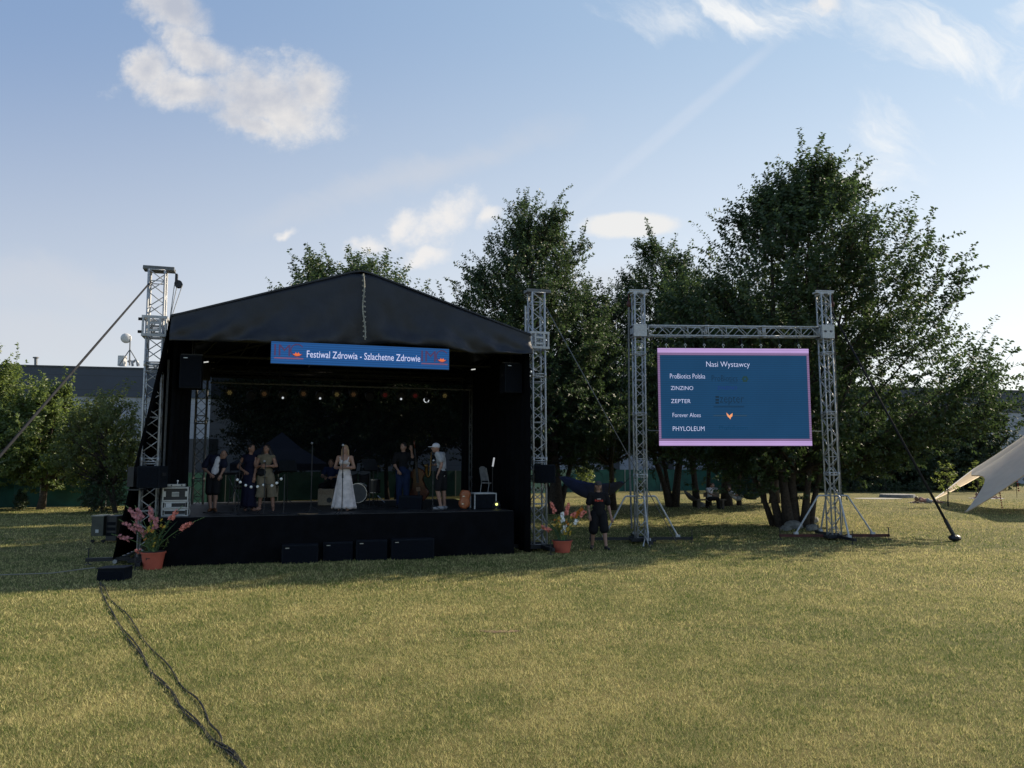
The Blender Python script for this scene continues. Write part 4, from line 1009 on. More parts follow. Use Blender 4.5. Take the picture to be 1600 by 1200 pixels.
# orange bird emblem between two thin lines
bp = [(1134, 645.3), (1134.8, 649), (1136.3, 651.8), (1138.5, 653.6), (1140.3, 656), (1141.2, 652.8), (1143.4, 651), (1143.8, 646), (1140.6, 648.2), (1138.9, 650), (1136.4, 647.6)]
pts = [pxs(*p) for p in bp]
b = MB(); b.add([SC0+cu*x+cz*z+cn*.009 for x, z in pts], [tuple(range(len(pts)))]); b.build('logo_bird', go, scr, recalc=False)
for q0_, q1_ in ((1114, 1134), (1144, 1166)):
    x0, z = pxs(q0_, 650.5); x1, _ = pxs(q1_, 650.5); b = MB(); b.add([SC0+cu*q+cz*w+cn*.008 for q, w in ((x0, z), (x1, z), (x1, z+.014), (x0, z+.014))], [(0, 1, 2, 3)]); b.build('logo_line', glow('led_gold', (.05, .075, .08), LS), scr, recalc=False)
stx('PhyloLeum', 1123, 1167, 666, 673, gd2)
# shackles along the top
for i in range(8):
    x = sw*(.06+.125*i); q = SC0+cu*x+cz*(sh+.09)
    b = MB(); b.tube([q+cz*.04+cu*(-.0), q+cu*.035+cz*.0, q-cz*.035, q-cu*.035, q+cz*.04], .012, 5); b.tube([q-cz*.03, q-cz*.1], .012, 5); b.build('lifting_eye', M_ALU, scr)
    b = MB(); b.tube([q+cz*.03, q+cz*.30-cn*.12], .006, 4); b.build('hanging_strap', M_BLK, scr)
for sx, tw, (px, py, dx) in ((0, s1, (1030, 676, -1)), (1, s2, (1268, 674, 1))):
    q = SC0+cu*(sw*sx)+cz*.42
    e = thing('tie_strap', 'thin strap tying the %s edge of the big screen to its tower' % ('left' if sx == 0 else 'right'), 'strap', q)
    t_ = tw[2](q.z+.08); b = MB(); b.tube([q, q.lerp(t_, .5)-Vector((0, 0, .02)), t_-Vector((dx*.0, 0, 0))+Vector((-dx*.18, 0, 0))], .011, 5); b.build('webbing', mat('strap_grey', (.22, .22, .22), .8), e)

# ---------------------------------------------------------------- guy poles and cables
def pole(label, p, q, r0, r1, foot=True, name='guy_pole', m=None):
    e = thing(name, label, 'guy pole', p); b = MB(); b.tube([p, q], [r0, r1], 8); b.build('tube', m or M_ALUD, e, smooth=True)
    if foot:
        b = MB(); d = (q-p).normalized(); b.tube([p-d*.05, p+d*.55], r0*1.35, 8); b.ell(p+Vector((0, 0, -.02)), (.18, .16, .10), 10, 6); b.build('anchor_foot', M_BLK, e)
M_STRAP = mat('dark_strap', (.018, .019, .022), .9, 0, .2, 5, 0, .1)
p = gr(1492, 846)+Vector((0, 0, .12)); q = s2[2](s2[3]-.45)+Vector((.18, 0, 0)); pole('long grey guy pole leaning from the grass to the right screen tower', p, q, .042, .026, True, 'guy_pole', M_STRAP)
q = at1(top1-.28)+Vector((-.12, -.1, 0)); p = at(-260, 1010, 10.2); p.z = .1
# foot lies outside the view on the left: keep the line through the visible points
def line_to_ground(px0, py0, Yn, q):
    a = at(px0, py0, Yn); d = (a-q); k = (0.1-q.z)/d.z; return q+d*k
p = line_to_ground(0, 712, 11.0, q); pole('dark tensioned guy strap running from beyond the left edge up to the left stage tower', p, q, .024, .020, True, 'guy_strap', M_STRAP)
p = gr(984, 832)+Vector((0, 0, .2)); 
q = at2(top2-.3)+Vector((.22, 0, 0)); p = line_to_ground(982, 712, 21.3, q); pole('thin steel guy cable from the right stage tower down to the screen tower foot', p, q, .012, .012, False, 'guy_cable')
q = s1[2](s1[3]-.5)+Vector((-.2, 0, 0)); p = gr(946, 812)+Vector((0, 0, .05)); pole('dark slanting guy cable left of the big screen', p, Vector(q), .012, .012, False, 'guy_cable', M_BLK)
e = thing('rope', 'pale rope stretched low over the grass from the left edge', 'rope', gr(60, 900)); b = MB(); b.tube([gr(-120, 906)+Vector((0, 0, .1)), gr(0, 903)+Vector((0, 0, .06)), gr(80, 899.5)+Vector((0, 0, .05)), gr(148, 896)+Vector((0, 0, .12))], .013, 6); b.build('strand', mat('pale_rope', (.2, .19, .15), .8), e)

# ---------------------------------------------------------------- cables on the grass
def gcable(pts, label, seed, r=.009, strands=3):
    rnd = random.Random(seed); e = thing('cable', label, 'cable', gr(*pts[0]), 'cables running across the lawn')
    P = [gr(*p) for p in pts]
    for k in range(strands):
        out = []
        for i in range(len(P)-1):
            n = max(4, int((P[i+1]-P[i]).length/.10))
            for j in range(n):
                q = P[i].lerp(P[i+1], j/n); t = i+j/n
                out.append(q+Vector((.017*(k-1)+.010*math.sin(t*1.3+k*2)+.006*math.sin(t*3.1+k), .02*math.cos(t*3+k), .014+.007*math.sin(t*3.3+k*1.3))))
        b = MB(); b.tube(out, r, 5); b.build('strand', M_RUB, e)
gcable([(156, 911), (160, 925), (166, 943), (190, 978), (212, 1012), (238, 1050), (262, 1078), (282, 1100), (306, 1130), (332, 1156), (362, 1178), (392, 1214)], 'left black cable bundle winding over the dry grass', 1, .0095, 2)
gcable([(160, 914), (172, 935), (196, 958), (225, 996), (258, 1034), (282, 1066), (305, 1092), (326, 1120), (344, 1146), (352, 1166), (374, 1192), (396, 1226)], 'right thinner black cable partly sunk in the grass', 2, .009, 1)
e = thing('bare_patch', 'faint reddish bare patch in the grass', 'soil patch', gr(782, 986)); b = MB(); rnd = random.Random(5); c = gr(782, 987)
pts = [c+Vector((.26*math.cos(t)*(1+.25*math.sin(3*t)), .10*math.sin(t)*(1+.3*math.sin(2*t+1)), .006)) for t in [i*.3927 for i in range(16)]]
b.add(pts, [tuple(range(16))]); tag(b.build('soil', mat('red_soil', (.13, .085, .045), .95, 0, .3, 9, .5), e, recalc=False))
# ---------------------------------------------------------------- people
def vox(name, mb, m, parent, v=.012, it=3, extra=None):
    off = ORG[rootof(parent).name]
    me = bpy.data.meshes.new('tmp'); me.from_pydata([tuple(Vector(p)-off) for p in mb.v], [], mb.f)
    bm = bmesh.new(); bm.from_mesh(me); bmesh.ops.recalc_face_normals(bm, faces=bm.faces); bm.to_mesh(me); bm.free()
    o = bpy.data.objects.new('tmp', me); C.objects.link(o)
    r = o.modifiers.new('r', 'REMESH'); r.mode = 'VOXEL'; r.voxel_size = v; r.use_smooth_shade = True
    s = o.modifiers.new('s', 'SMOOTH'); s.iterations = it; s.factor = .5
    bpy.context.view_layer.update()
    me2 = bpy.data.meshes.new_from_object(o.evaluated_get(bpy.context.evaluated_depsgraph_get()))
    bpy.data.objects.remove(o); bpy.data.meshes.remove(me)
    if extra:
        bm = bmesh.new(); bm.from_mesh(me2); k = len(bm.verts)
        vs = [bm.verts.new(Vector(p)-off) for p in extra.v]
        for f in extra.f:
            try: bm.faces.new([vs[i] for i in f]).smooth = True
            except ValueError: pass
        bm.to_mesh(me2); bm.free()
    me2.name = name; me2.materials.clear(); me2.materials.append(m)
    o = bpy.data.objects.new(name, me2); C.objects.link(o); o.parent = parent
    return o
def V3(*a): return Vector(a)
def default_joints(H):
    j = dict(head=(0, 0, .925), neck=(0, 0, .845), chest=(0, 0, .745), waist=(0, 0, .63), pelvis=(0, 0, .545))
    for s, k in ((-1, 'L'), (1, 'R')):
        j.update({'sh'+k: (s*.105, 0, .815), 'el'+k: (s*.135, .01, .645), 'wr'+k: (s*.145, -.02, .50), 'hip'+k: (s*.05, 0, .53), 'kn'+k: (s*.055, -.01, .285), 'an'+k: (s*.058, .01, .045)})
    return {k: Vector(v)*H for k, v in j.items()}
def person(label, foot, H=1.7, J=None, face=0, torso=0, feet=None, wear=(), hair=None, skin=None, v=.012, hands=True, cat='person', curl=.6, name='person', slim=1.0, shoes=None, lift=0, hipw=1.0):
    """joints are in metres from the foot point, x to the right of the view, -y towards the viewer"""
    e = thing(name, label, cat, foot); j = default_joints(H)
    for k, q in (J or {}).items(): j[k] = Vector(q)
    skin = skin or M_SKIN; h = H; F = Vector(foot)
    def dirv(a): return V3(math.sin(R(a)), -math.cos(R(a)), 0)
    fh, ft = dirv(face), dirv(torso)
    Rt = Matrix.Rotation(R(torso), 3, 'Z'); Rh = Matrix.Rotation(R(face), 3, 'Z')
    def spine_rot(a, b_):   # align z with the spine direction, keep yaw
        z = (b_-a).normalized(); x = (Rt @ V3(1, 0, 0)); y = z.cross(x).normalized(); x = y.cross(z); return Matrix((x, y, z)).transposed()
    def body(g=0.0, arms=1.0, legs=1.0, head=True, torso_=True, sleeve=0.0, leglen=1.0, b=None):
        b = b or MB(); b.M = Matrix.Translation(F)
        if torso_:
            Q = spine_rot(j['waist'], j['chest']); P = spine_rot(j['pelvis'], j['waist'])
            b.ell(j['chest']+Q @ V3(0, 0, .015*h), ((.092*slim)*h+g, .060*h+g, .092*h+g), 16, 10, Q)
            b.ell(j['waist'], ((.074*slim)*h+g, .052*h+g, .09*h), 16, 10, P)
            b.ell(j['pelvis'], (.086*hipw*h+g, .064*h+g, .075*h+g), 16, 10, P)
            b.capsule(j['pelvis'], j['waist'], .062*h*slim+g, .058*h*slim+g); b.capsule(j['waist'], j['chest'], .058*h*slim+g, .064*h*slim+g)
            for k in 'LR': b.capsule(j['chest']+Q @ V3(0, 0, .05*h), j['sh'+k], .036*h+g, .030*h+g)
        if head:
            b.capsule(j['chest']+(j['neck']-j['chest'])*.5, j['head']-V3(0, 0, .03*h), .034*h, .029*h)
            b.ell(j['head'], (.043*h, .054*h, .066*h), 16, 12, Rh); c = j['head']
            b.ell(c+fh*.020*h-V3(0, 0, .040*h), (.026*h, .030*h, .026*h), 12, 8, Rh)
            b.capsule(c+fh*.048*h+V3(0, 0, .010*h), c+fh*.066*h-V3(0, 0, .012*h), .006*h, .010*h, 8)
            b.capsule(c+fh*.050*h-V3(0, 0, .030*h)-Rh @ V3(.012*h, 0, 0), c+fh*.050*h-V3(0, 0, .030*h)+Rh @ V3(.012*h, 0, 0), .006*h, .006*h, 8)
            for s in (-1, 1): b.ell(c+Rh @ V3(s*.045*h, .004*h, -.004*h), (.008*h, .014*h, .019*h), 8, 6, Rh)
        for k in 'LR':
            if arms > 0:
                a, m_, w = j['sh'+k], j['el'+k], j['wr'+k]
                if arms >= 1: b.capsule(a, m_, .029*h+g, .023*h+g); b.capsule(m_, w, .023*h+g, .0155*h+g); b.ell(m_.lerp(w, .3), (.026*h+g, .026*h+g, .03*h+g), 10, 8)
                else: b.capsule(a, a.lerp(m_, arms), .031*h+g, .029*h+g*1.6)
            if legs > 0:
                a, m_, w = j['hip'+k], j['kn'+k], j['an'+k]
                t = min(legs*2, 1); b.capsule(a, a.lerp(m_, t), .055*h+g, (.055-.019*t)*h+g)
                if legs > .5:
                    t = (legs-.5)*2; q = m_.lerp(w, t); b.capsule(m_, q, .036*h+g, (.036-.014*t)*h+g)
                    if legs >= 1: b.ell(m_.lerp(w, .32)+V3(0, .008*h, 0), (.034*h, .036*h, .07*h), 12, 8)
        return b
    def foot_dir(k):
        if feet and k in feet: return feet[k] if isinstance(feet[k], Vector) else dirv(feet[k])
        return ft
    b = body()
    for k in 'LR':
        fd = foot_dir(k); an = j['an'+k]
        b.capsule(an-fd*.015*h-V3(0, 0, .022*h), an+fd*.095*h-V3(0, 0, .030*h), .022*h, .014*h); b.capsule(an, an+fd*.04*h-V3(0, 0, .015*h), .022*h, .02*h)
    ex = MB(); ex.M = Matrix.Translation(F)
    for k, s in (('L', -1), ('R', 1)):
        d = (j['wr'+k]-j['el'+k]).normalized(); side = d.cross(ft).normalized()
        if side.length < .1: side = V3(1, 0, 0)
        nrm = side.cross(d).normalized(); w = j['wr'+k]
        b.ell(w+d*.028*h, (.013*h, .024*h, .032*h), 10, 8, Matrix((nrm, side, d)).transposed())
        if hands:
            inn = nrm if nrm.dot(ft) < 0 else -nrm
            if curl < 0: inn = -inn
            for i, L in enumerate((.040, .046, .043, .034)):
                o_ = w + d*.052*h + side*((i-1.5)*.0105*h); c1 = d*math.cos(.5*abs(curl)) + inn*math.sin(.5*abs(curl)); c2 = d*math.cos(1.4*abs(curl)) + inn*math.sin(1.4*abs(curl)); c3 = d*math.cos(2.2*abs(curl)) + inn*math.sin(2.2*abs(curl))
                p1 = o_+c1*L*h*.45; p2 = p1+c2*L*h*.32; p3 = p2+c3*L*h*.26
                ex.tube([o_-d*.012*h, p1, p2, p3], [.0052*h, .005*h, .0045*h, .0034*h], 6)
            th0 = w + d*.018*h - side*s*.018*h*1.0; ex.tube([th0, th0+d*.016*h-side*s*.014*h+inn*.006*h, th0+d*.034*h-side*s*.017*h+inn*.014*h], [.0065*h, .0058*h, .0042*h], 6)
    vox('body', b, skin, e, v, 2, ex)
    if hands:
        for s in (-1, 1):
            b = MB(); b.M = Matrix.Translation(F); b.ell(j['head']+Rh @ V3(s*.018*h, -.047*h, .006*h), (.006*h, .004*h, .004*h), 8, 6, Rh); b.build('eye', mat('eye_dark', (.02, .015, .012), .3), e, smooth=True)
    for wdef in wear:
        kind, m_ = wdef[0], wdef[1]; p = wdef[2] if len(wdef) > 2 else {}
        if kind == 'shirt':
            b = body(g=.012+p.get('g', 0), arms=p.get('sleeve', .55), legs=0, head=False); o = vox(p.get('name', 'shirt'), b, m_, e, v, 2)
        elif kind == 'shorts' or kind == 'trousers':
            b = MB(); b.M = Matrix.Translation(F); P = spine_rot(j['pelvis'], j['waist']); g = .020
            b.ell(j['pelvis'], (.088*h+g, .066*h+g, .072*h), 16, 10, P); b.capsule(j['pelvis'], j['pelvis'].lerp(j['waist'], .6), .066*h+g, .060*h+g)
            for k in 'LR':
                a, kn, an = j['hip'+k], j['kn'+k], j['an'+k]
                if kind == 'shorts': q = a.lerp(kn, p.get('len', .95)); b.capsule(a, q, .058*h+g, p.get('r', .046)*h+g)
                else: b.capsule(a, kn, .055*h+g, .038*h+g); b.capsule(kn, an, .038*h+g, .030*h+g)
            o = vox(kind, b, m_, e, v, 2)
        elif kind == 'front':    # open shirt front
            b = MB(); b.M = Matrix.Translation(F); Q = spine_rot(j['waist'], j['chest']); 
            b.ell(j['chest'].lerp(j['waist'], .35)+ft*(.052*h), (.050*h, .035*h, .13*h), 14, 10, Q); b.ell(j['waist'].lerp(j['pelvis'], .3)+ft*(.055*h), (.055*h, .035*h, .10*h), 14, 10, Q); o = vox('undershirt', b, m_, e, v, 2)
        elif kind == 'dress':
            b = body(g=.010, arms=0, legs=0, head=False)
            # cut the shoulders down to straps
            if p.get('straps'):
                b = MB(); b.M = Matrix.Translation(F); Q = spine_rot(j['waist'], j['chest'])
                b.ell(j['chest']-Q @ V3(0, 0, .02*h), (.086*h, .064*h, .055*h), 16, 10, Q); b.ell(j['waist'], (.082*h, .062*h, .09*h), 16, 10); b.ell(j['pelvis'], (.096*h, .074*h, .08*h), 16, 10)
                for s in (-1, 1):
                    b.ell(j['chest']+Rt @ V3(s*.036*h, -.05*h, -.012*h), (.036*h, .03*h, .036*h), 10, 8)
                    b.tube([j['chest']+Rt @ V3(s*.055*h, -.055*h, .01*h), j['chest']+Rt @ V3(s*.068*h, -.02*h, .075*h), j['chest']+Rt @ V3(s*.06*h, .05*h, .03*h)], .016, 8)
            vox('bodice', b, m_, e, v, 2)
            b = MB(); b.M = Matrix.Translation(F); n = 72; rings = []; z1 = j['waist'].z+.01*h; hem = p.get('hem', .04)*h; c0 = j['waist']; c1 = p.get('c', V3(j['pelvis'].x, j['pelvis'].y, 0))
            m2 = 14
            for q in range(m2+1):
                t = q/m2; z = z1+(hem-z1)*t; rx = (.078+(.016 if t > .1 else t*.16))*h + (p.get('w', .17)*h-.094*h)*max(0, (t-.1)/.9)**.9; ry = rx*p.get('fl', .72)
                cc = V3(c0.x, c0.y, 0).lerp(V3(c1.x, c1.y, 0), t); row = []
                for i in range(n):
                    a = i*6.283/n; f = 1+p.get('fold', .06)*t*(math.sin(a*9+t*1.3)+.6*math.sin(a*14+2))/1.3
                    row.append(cc+V3(math.cos(a)*rx*f, math.sin(a)*ry*f, z+(.010*math.sin(a*9) if q == m2 else 0)))
                rings.append(row)
            for q in range(m2, m2-3, -1): rings.append([V3(pp.x*.985+.015*cc.x, pp.y*.985, pp.z+.002) for pp in rings[q]])
            b.loft(rings, cap=False); b.build('skirt', m_, e, smooth=True)
        elif kind == 'culottes':
            b = MB(); b.M = Matrix.Translation(F)
            b.ell(j['pelvis'], (.098*h, .075*h, .085*h), 16, 10); b.capsule(j['pelvis'], j['waist'], .078*h, .066*h)
            for k in 'LR':
                a, kn, an = j['hip'+k], j['kn'+k], j['an'+k]; q = kn.lerp(an, .38)
                b.capsule(a, kn, .068*h, .068*h); b.tube([a, kn, q], [.066*h, .070*h, .082*h], 16)
            vox('wide_trousers', b, m_, e, v, 2)
        elif kind == 'belt':
            b = MB(); b.M = Matrix.Translation(F); b.ell(j['waist'], (.088*h, .068*h, .03*h), 18, 8); b.build('belt', m_, e, smooth=True)
        elif kind == 'bag':
            b = MB(); b.M = Matrix.Translation(F); c = j['waist']+V3(*p['at']); b.ell(c, (.13, .07, .10), 14, 9); vox('hip_bag', b, m_, e, v, 1)
        elif kind == 'print':
            b = MB(); c = F+j['chest']+ft*(.060*h+.062)
            for i, (x, z, w_, hh) in enumerate(((-.09, -.012, .05, .045), (-.033, -.016, .045, .055), (.026, -.014, .042, .045), (.083, -.018, .05, .05))):
                b.M = Matrix.Translation(c+V3(x, .004+abs(x)*.25, z)); b.add([(-w_/2, 0, -hh/2), (w_/2, 0, -hh/2), (w_/2*.7, 0, hh/2), (-w_/2*.8, 0, hh/2)], [(0, 1, 2, 3)])
            b.build('shirt_print', m_, e); b = MB(); b.M = Matrix.Translation(c+V3(-.005, .0, .026)); b.box((0, 0, 0), (.10, .004, .025)); b.build('shirt_print', p['m2'], e)
    if shoes:
        for k in 'LR':
            fd = foot_dir(k); an = j['an'+k]; b = MB(); b.M = Matrix.Translation(F)
            b.capsule(an-fd*.022*h-V3(0, 0, .020*h), an+fd*.105*h-V3(0, 0, .026*h), .028*h, .022*h); b.capsule(an-V3(0, 0, .012*h), an+fd*.035*h-V3(0, 0, .018*h), .028*h, .026*h)
            vox('shoe', b, shoes, e, v*.8, 1)
    if hair:
        kind, m_ = hair[0], hair[1]; b = MB(); b.M = Matrix.Translation(F); c = j['head']
        if kind in ('short', 'long', 'curly', 'mid', 'bun'):
            b.ell(c-fh*.012*h+V3(0, 0, .016*h), (.049*h, .056*h, .060*h), 16, 12, Rh)
        if kind == 'bun': b.ell(c-fh*.07*h-V3(0, 0, .01*h), (.024*h, .024*h, .026*h), 10, 8)
        if kind in ('long', 'curly'):
            w = 1.35 if kind == 'curly' else 1.0
            for s in (-1, 1):
                b.capsule(c+Rh @ V3(s*.036*h, .016*h, 0), c+Rh @ V3(s*.052*w*h, .022*h, -.10*h), .026*h, .028*w*h); b.capsule(c+Rh @ V3(s*.052*w*h, .022*h, -.10*h), c+Rh @ V3(s*.055*w*h, .0, -.17*h), .026*w*h, .016*h)
            b.capsule(c+Rh @ V3(0, .036*h, 0), c+Rh @ V3(0, .045*h, -.15*h), .04*h, .03*h)
        if kind == 'mid':
            for s in (-1, 1): b.capsule(c+Rh @ V3(s*.038*h, .010*h, 0), c+Rh @ V3(s*.050*h, .014*h, -.085*h), .022*h, .016*h)
            b.capsule(c+Rh @ V3(0, .034*h, 0), c+Rh @ V3(0, .036*h, -.085*h), .035*h, .026*h)
        if kind == 'cap':
            b.ell(c-fh*.004*h+V3(0, 0, .030*h), (.051*h, .060*h, .046*h), 16, 12, Rh); b.box(c+fh*.078*h+V3(0, 0, .018*h), (.075*h, .065*h, .010*h), Rh)
            vox('cap', b, m_, e, v*.8, 1)
            if len(hair) > 2:
                b = MB(); b.M = Matrix.Translation(F)
                for s in (-1, 1): b.capsule(c+Rh @ V3(s*.040*h, .012*h, .01*h), c+Rh @ V3(s*.046*h, .016*h, -.09*h), .016*h, .016*h)
                b.capsule(c+Rh @ V3(0, .034*h, .01*h), c+Rh @ V3(0, .04*h, -.09*h), .034*h, .026*h); vox('hair', b, hair[2], e, v, 1)
        elif kind != 'none': vox('hair', b, m_, e, v, 2)
    return e, j, F

def cloth(name, col, **k): return mat(name, col, .85, 0, .2, 7, .15, .15, **k)
K_NAVY = cloth('navy_cloth', (.012, .014, .030)); K_BLK = cloth('black_cloth', (.010, .010, .012)); K_WHT = cloth('white_cloth', (.50, .50, .54)); K_KHA = cloth('khaki_cloth', (.15, .125, .085))
K_CRM = cloth('cream_cloth', (.52, .47, .46)); K_GRY = cloth('grey_cloth', (.28, .285, .30)); K_JEAN = cloth('denim', (.010, .018, .05)); K_DNV = cloth('deep_navy_cloth', (.008, .008, .022))
H_BLK = mat('black_hair', (.012, .009, .008), .5, 0, .4, 30, .5); H_BRN = mat('brown_hair', (.05, .028, .016), .5, 0, .4, 30, .5); H_BLD = mat('blond_hair', (.30, .20, .11), .5, 0, .3, 30, .5); H_GRY = mat('grey_hair', (.18, .16, .15), .5, 0, .3, 30, .5)
M_LEATH = mat('brown_leather', (.12, .05, .02), .5, 0, .3, 20)

# 1 man bending at the left
f = dk(333, 799)
person('bald man in navy jacket and black shorts, looking down at his belt', f, 1.66, J=dict(pelvis=(-.02, 0, .90), waist=(.02, 0, 1.05), chest=(.06, -.02, 1.22), neck=(.17, -.05, 1.38), head=(.245, -.09, 1.405),
   shL=(-.12, -.02, 1.34), shR=(.21, -.03, 1.33), elL=(-.27, -.04, 1.07), wrL=(-.03, -.19, .92), elR=(.25, -.02, 1.08), wrR=(.21, -.14, .90), hipL=(-.09, 0, .88), hipR=(.07, 0, .88), knL=(-.10, -.02, .47), knR=(.05, -.02, .47), anL=(-.07, .01, .075), anR=(.03, .02, .075)),
   face=28, torso=22, feet={'L': 8, 'R': 30}, wear=[('shirt', K_NAVY, dict(sleeve=.75, g=.012, name='jacket')), ('front', K_WHT), ('shorts', K_BLK, dict(len=.95, r=.052))], hair=('none', None), shoes=M_LEATH, slim=1.1, v=.011)
# 2 woman in navy dress, hand on hip
f = dk(388, 798)
person('woman in a long dark navy dress, hand on her hip, turned to the right', f, 1.68, J=dict(elL=(-.30, .02, 1.10), wrL=(-.10, -.10, .99), shL=(-.15, .0, 1.36), shR=(.11, .03, 1.37), elR=(.17, -.02, 1.08), wrR=(.15, -.08, .84), head=(.035, -.02, 1.57), neck=(.0, 0, 1.43)),
   face=62, torso=25, feet={'L': 25, 'R': 55}, wear=[('dress', K_DNV, dict(hem=.05, w=.115, fold=.05, fl=.8))], hair=('bun', H_BLK), skin=M_SKIN2, v=.011)
# 3 woman in khaki
f = dk(413.5, 798)
person('woman with long dark curls in a sleeveless khaki jumpsuit', f, 1.68, J=dict(shL=(-.17, 0, 1.35), shR=(.17, 0, 1.35), elL=(-.25, -.02, 1.09), wrL=(-.06, -.19, 1.13), elR=(.27, -.02, 1.12), wrR=(.08, -.20, 1.12), hipL=(-.09, 0, .88), hipR=(.10, 0, .88), knL=(-.10, 0, .50), knR=(.17, 0, .50), anL=(-.14, .02, .075), anR=(.21, 0, .075)),
   face=-8, torso=0, feet={'L': -50, 'R': 20}, wear=[('dress', K_KHA, dict(hem=.50, w=.105, fold=.02, fl=.75)), ('culottes', K_KHA), ('bag', K_BLK, dict(at=(-.07, -.10, -.10)))], hair=('curly', H_BLK), skin=M_SKIN2, v=.011)
# 4 singer in white
f = dk(537, 798)
person('fair-haired woman in a long white strappy dress at the centre microphone', f, 1.66, J=dict(shL=(-.165, 0, 1.34), shR=(.165, 0, 1.34), elL=(-.24, .0, 1.08), wrL=(-.07, -.19, 1.085), elR=(.24, .0, 1.08), wrR=(.05, -.19, 1.085)),
   face=-5, torso=0, wear=[('dress', K_CRM, dict(hem=.035, w=.182, fold=.09, straps=True, fl=.7))], hair=('mid', H_BLD), v=.010)
# 5 double bass player
f = dk(629, 793)
person('bearded man in black shirt and blue jeans playing the double bass', f, 1.76, J=dict(shL=(-.19, 0, 1.43), shR=(.17, 0, 1.43), elL=(-.24, -.05, 1.17), wrL=(-.11, -.2, 1.0), elR=(.27, -.08, 1.30), wrR=(.25, -.22, 1.52)),
   face=-28, torso=-10, wear=[('shirt', K_BLK, dict(sleeve=.9)), ('trousers', K_JEAN)], hair=('short', H_BLK), shoes=M_BLK, v=.012)
# 6 saxophonist
f = dk(687, 796)
pe, pj, pf = person('man in white t-shirt, black shorts and white cap, looking down', f, 1.76, J=dict(pelvis=(.03, 0, .95), waist=(.045, 0, 1.10), chest=(.02, 0, 1.29), neck=(-.05, 0, 1.50), head=(-.115, -.02, 1.585), shL=(-.06, -.15, 1.42), shR=(.05, .14, 1.42), elL=(.06, -.19, 1.17), wrL=(-.03, -.22, .93), elR=(.0, .14, 1.18), wrR=(-.17, .08, 1.15),
   hipL=(-.0, -.08, .93), hipR=(.06, .08, .93), knL=(-.05, -.08, .50), knR=(.09, .08, .50), anL=(.04, -.08, .08), anR=(.12, .10, .08)),
   face=-70, torso=-75, feet={'L': -80, 'R': -60}, wear=[('shirt', K_GRY, dict(sleeve=.62, g=.006)), ('shorts', K_BLK, dict(len=.88))], hair=('cap', K_WHT), shoes=mat('grey_trainer', (.2, .2, .21), .7), v=.011)
# 7 walking man on the grass
f = gr(936, 858)
person('man in black t-shirt with red print, black shorts and cap, walking on the grass', f, 1.80, J=dict(shL=(-.21, 0, 1.43), shR=(.20, 0, 1.43), elL=(-.27, .02, 1.15), wrL=(-.25, -.08, .90), elR=(.27, .04, 1.14), wrR=(.33, -.03, .84), hipL=(-.10, 0, .93), hipR=(.10, 0, .93), knL=(-.15, -.05, .50), knR=(.14, -.06, .52), anL=(-.17, .10, .085), anR=(.17, -.14, .085), chest=(0, 0, 1.30), waist=(0, 0, 1.12), pelvis=(0, 0, .96)),
   face=8, torso=0, feet={'L': -12, 'R': 14}, wear=[('shirt', K_BLK, dict(sleeve=.72, g=.012)), ('shorts', K_BLK, dict(len=.98, r=.060)), ('print', mat('red_print', (.35, .035, .02), .7), dict(m2=mat('pale_print', (.4, .33, .3), .7)))], hair=('cap', mat('charcoal_cap', (.04, .037, .036), .8), H_BRN), shoes=M_BLK, v=.011, curl=.5, slim=1.15)
# 8 someone seated at the drums behind
f = dk(516, 787)
person('drummer in a blue top sitting behind the woman in white', f, 1.7, J=dict(pelvis=(0, .1, .58), waist=(0, .08, .74), chest=(0, .04, .92), neck=(0, 0, 1.06), head=(0, -.03, 1.19), shL=(-.17, .03, 1.02), shR=(.17, .03, 1.02), elL=(-.25, -.05, .80), wrL=(-.12, -.28, .78), elR=(.25, -.05, .80), wrR=(.12, -.28, .78), hipL=(-.10, .08, .54), hipR=(.10, .08, .54), knL=(-.20, -.32, .52), knR=(.20, -.32, .52), anL=(-.2, -.30, .08), anR=(.2, -.30, .08)),
   wear=[('shirt', K_JEAN, {}), ('shorts', K_BLK, {})], hair=('short', H_BRN), v=.014, shoes=M_BLK)

# ---------------------------------------------------------------- instruments and stage gear
def mic_stand(px, py, h, label, tilt=0, boom=None, mic=True):
    o = dk(px, py); e = thing('microphone_stand', label, 'mic stand', o)
    b = MB(); b.M = frame(o); b.cyl((0, 0, .02), (0, 0, h), .011, 8); b.cyl((0, 0, h*.55), (0, 0, h*.62), .02, 8); b.build('pole', M_BLK, e)
    for k in range(3):
        a = k*2.094+.4; b = MB(); b.M = frame(o); b.tube([(0, 0, .16), (.26*math.cos(a), .26*math.sin(a), .012)], .009, 6); b.build('leg', M_BLK, e)
    top = V3(0, 0, h)
    if boom: 
        b = MB(); b.M = frame(o); top = V3(*boom); b.tube([V3(0, 0, h)-(top-V3(0, 0, h))*.25, top], .008, 6); b.build('boom', M_BLK, e)
    if mic:
        b = MB(); b.M = frame(o); b.tube([top, top+V3(.02, -.12, .05)], [.011, .018], 8); m_ = b.build('microphone', M_BLK, e)
        b = MB(); b.M = frame(o); b.ell(top+V3(.022, -.135, .058), (.028, .028, .030), 10, 8); b.build('grille', mat('mic_grille', (.30, .31, .33), .4, .7), m_, smooth=True)
mic_stand(372, 799, 1.25, 'microphone stand between the bending man and the navy dress woman', boom=(-.20, -.1, 1.62))
mic_stand(412, 803, 1.18, 'microphone stand in front of the woman in khaki')
mic_stand(485.5, 801, 1.62, 'microphone stand with a silver neck left of the woman in white')
mic_stand(534, 805, 1.55, 'centre microphone stand right in front of the woman in white')
mic_stand(676, 799, 1.2, 'low microphone stand in front of the man with the white cap')
mic_stand(583, 790, 1.1, 'microphone stand beside the music desk')
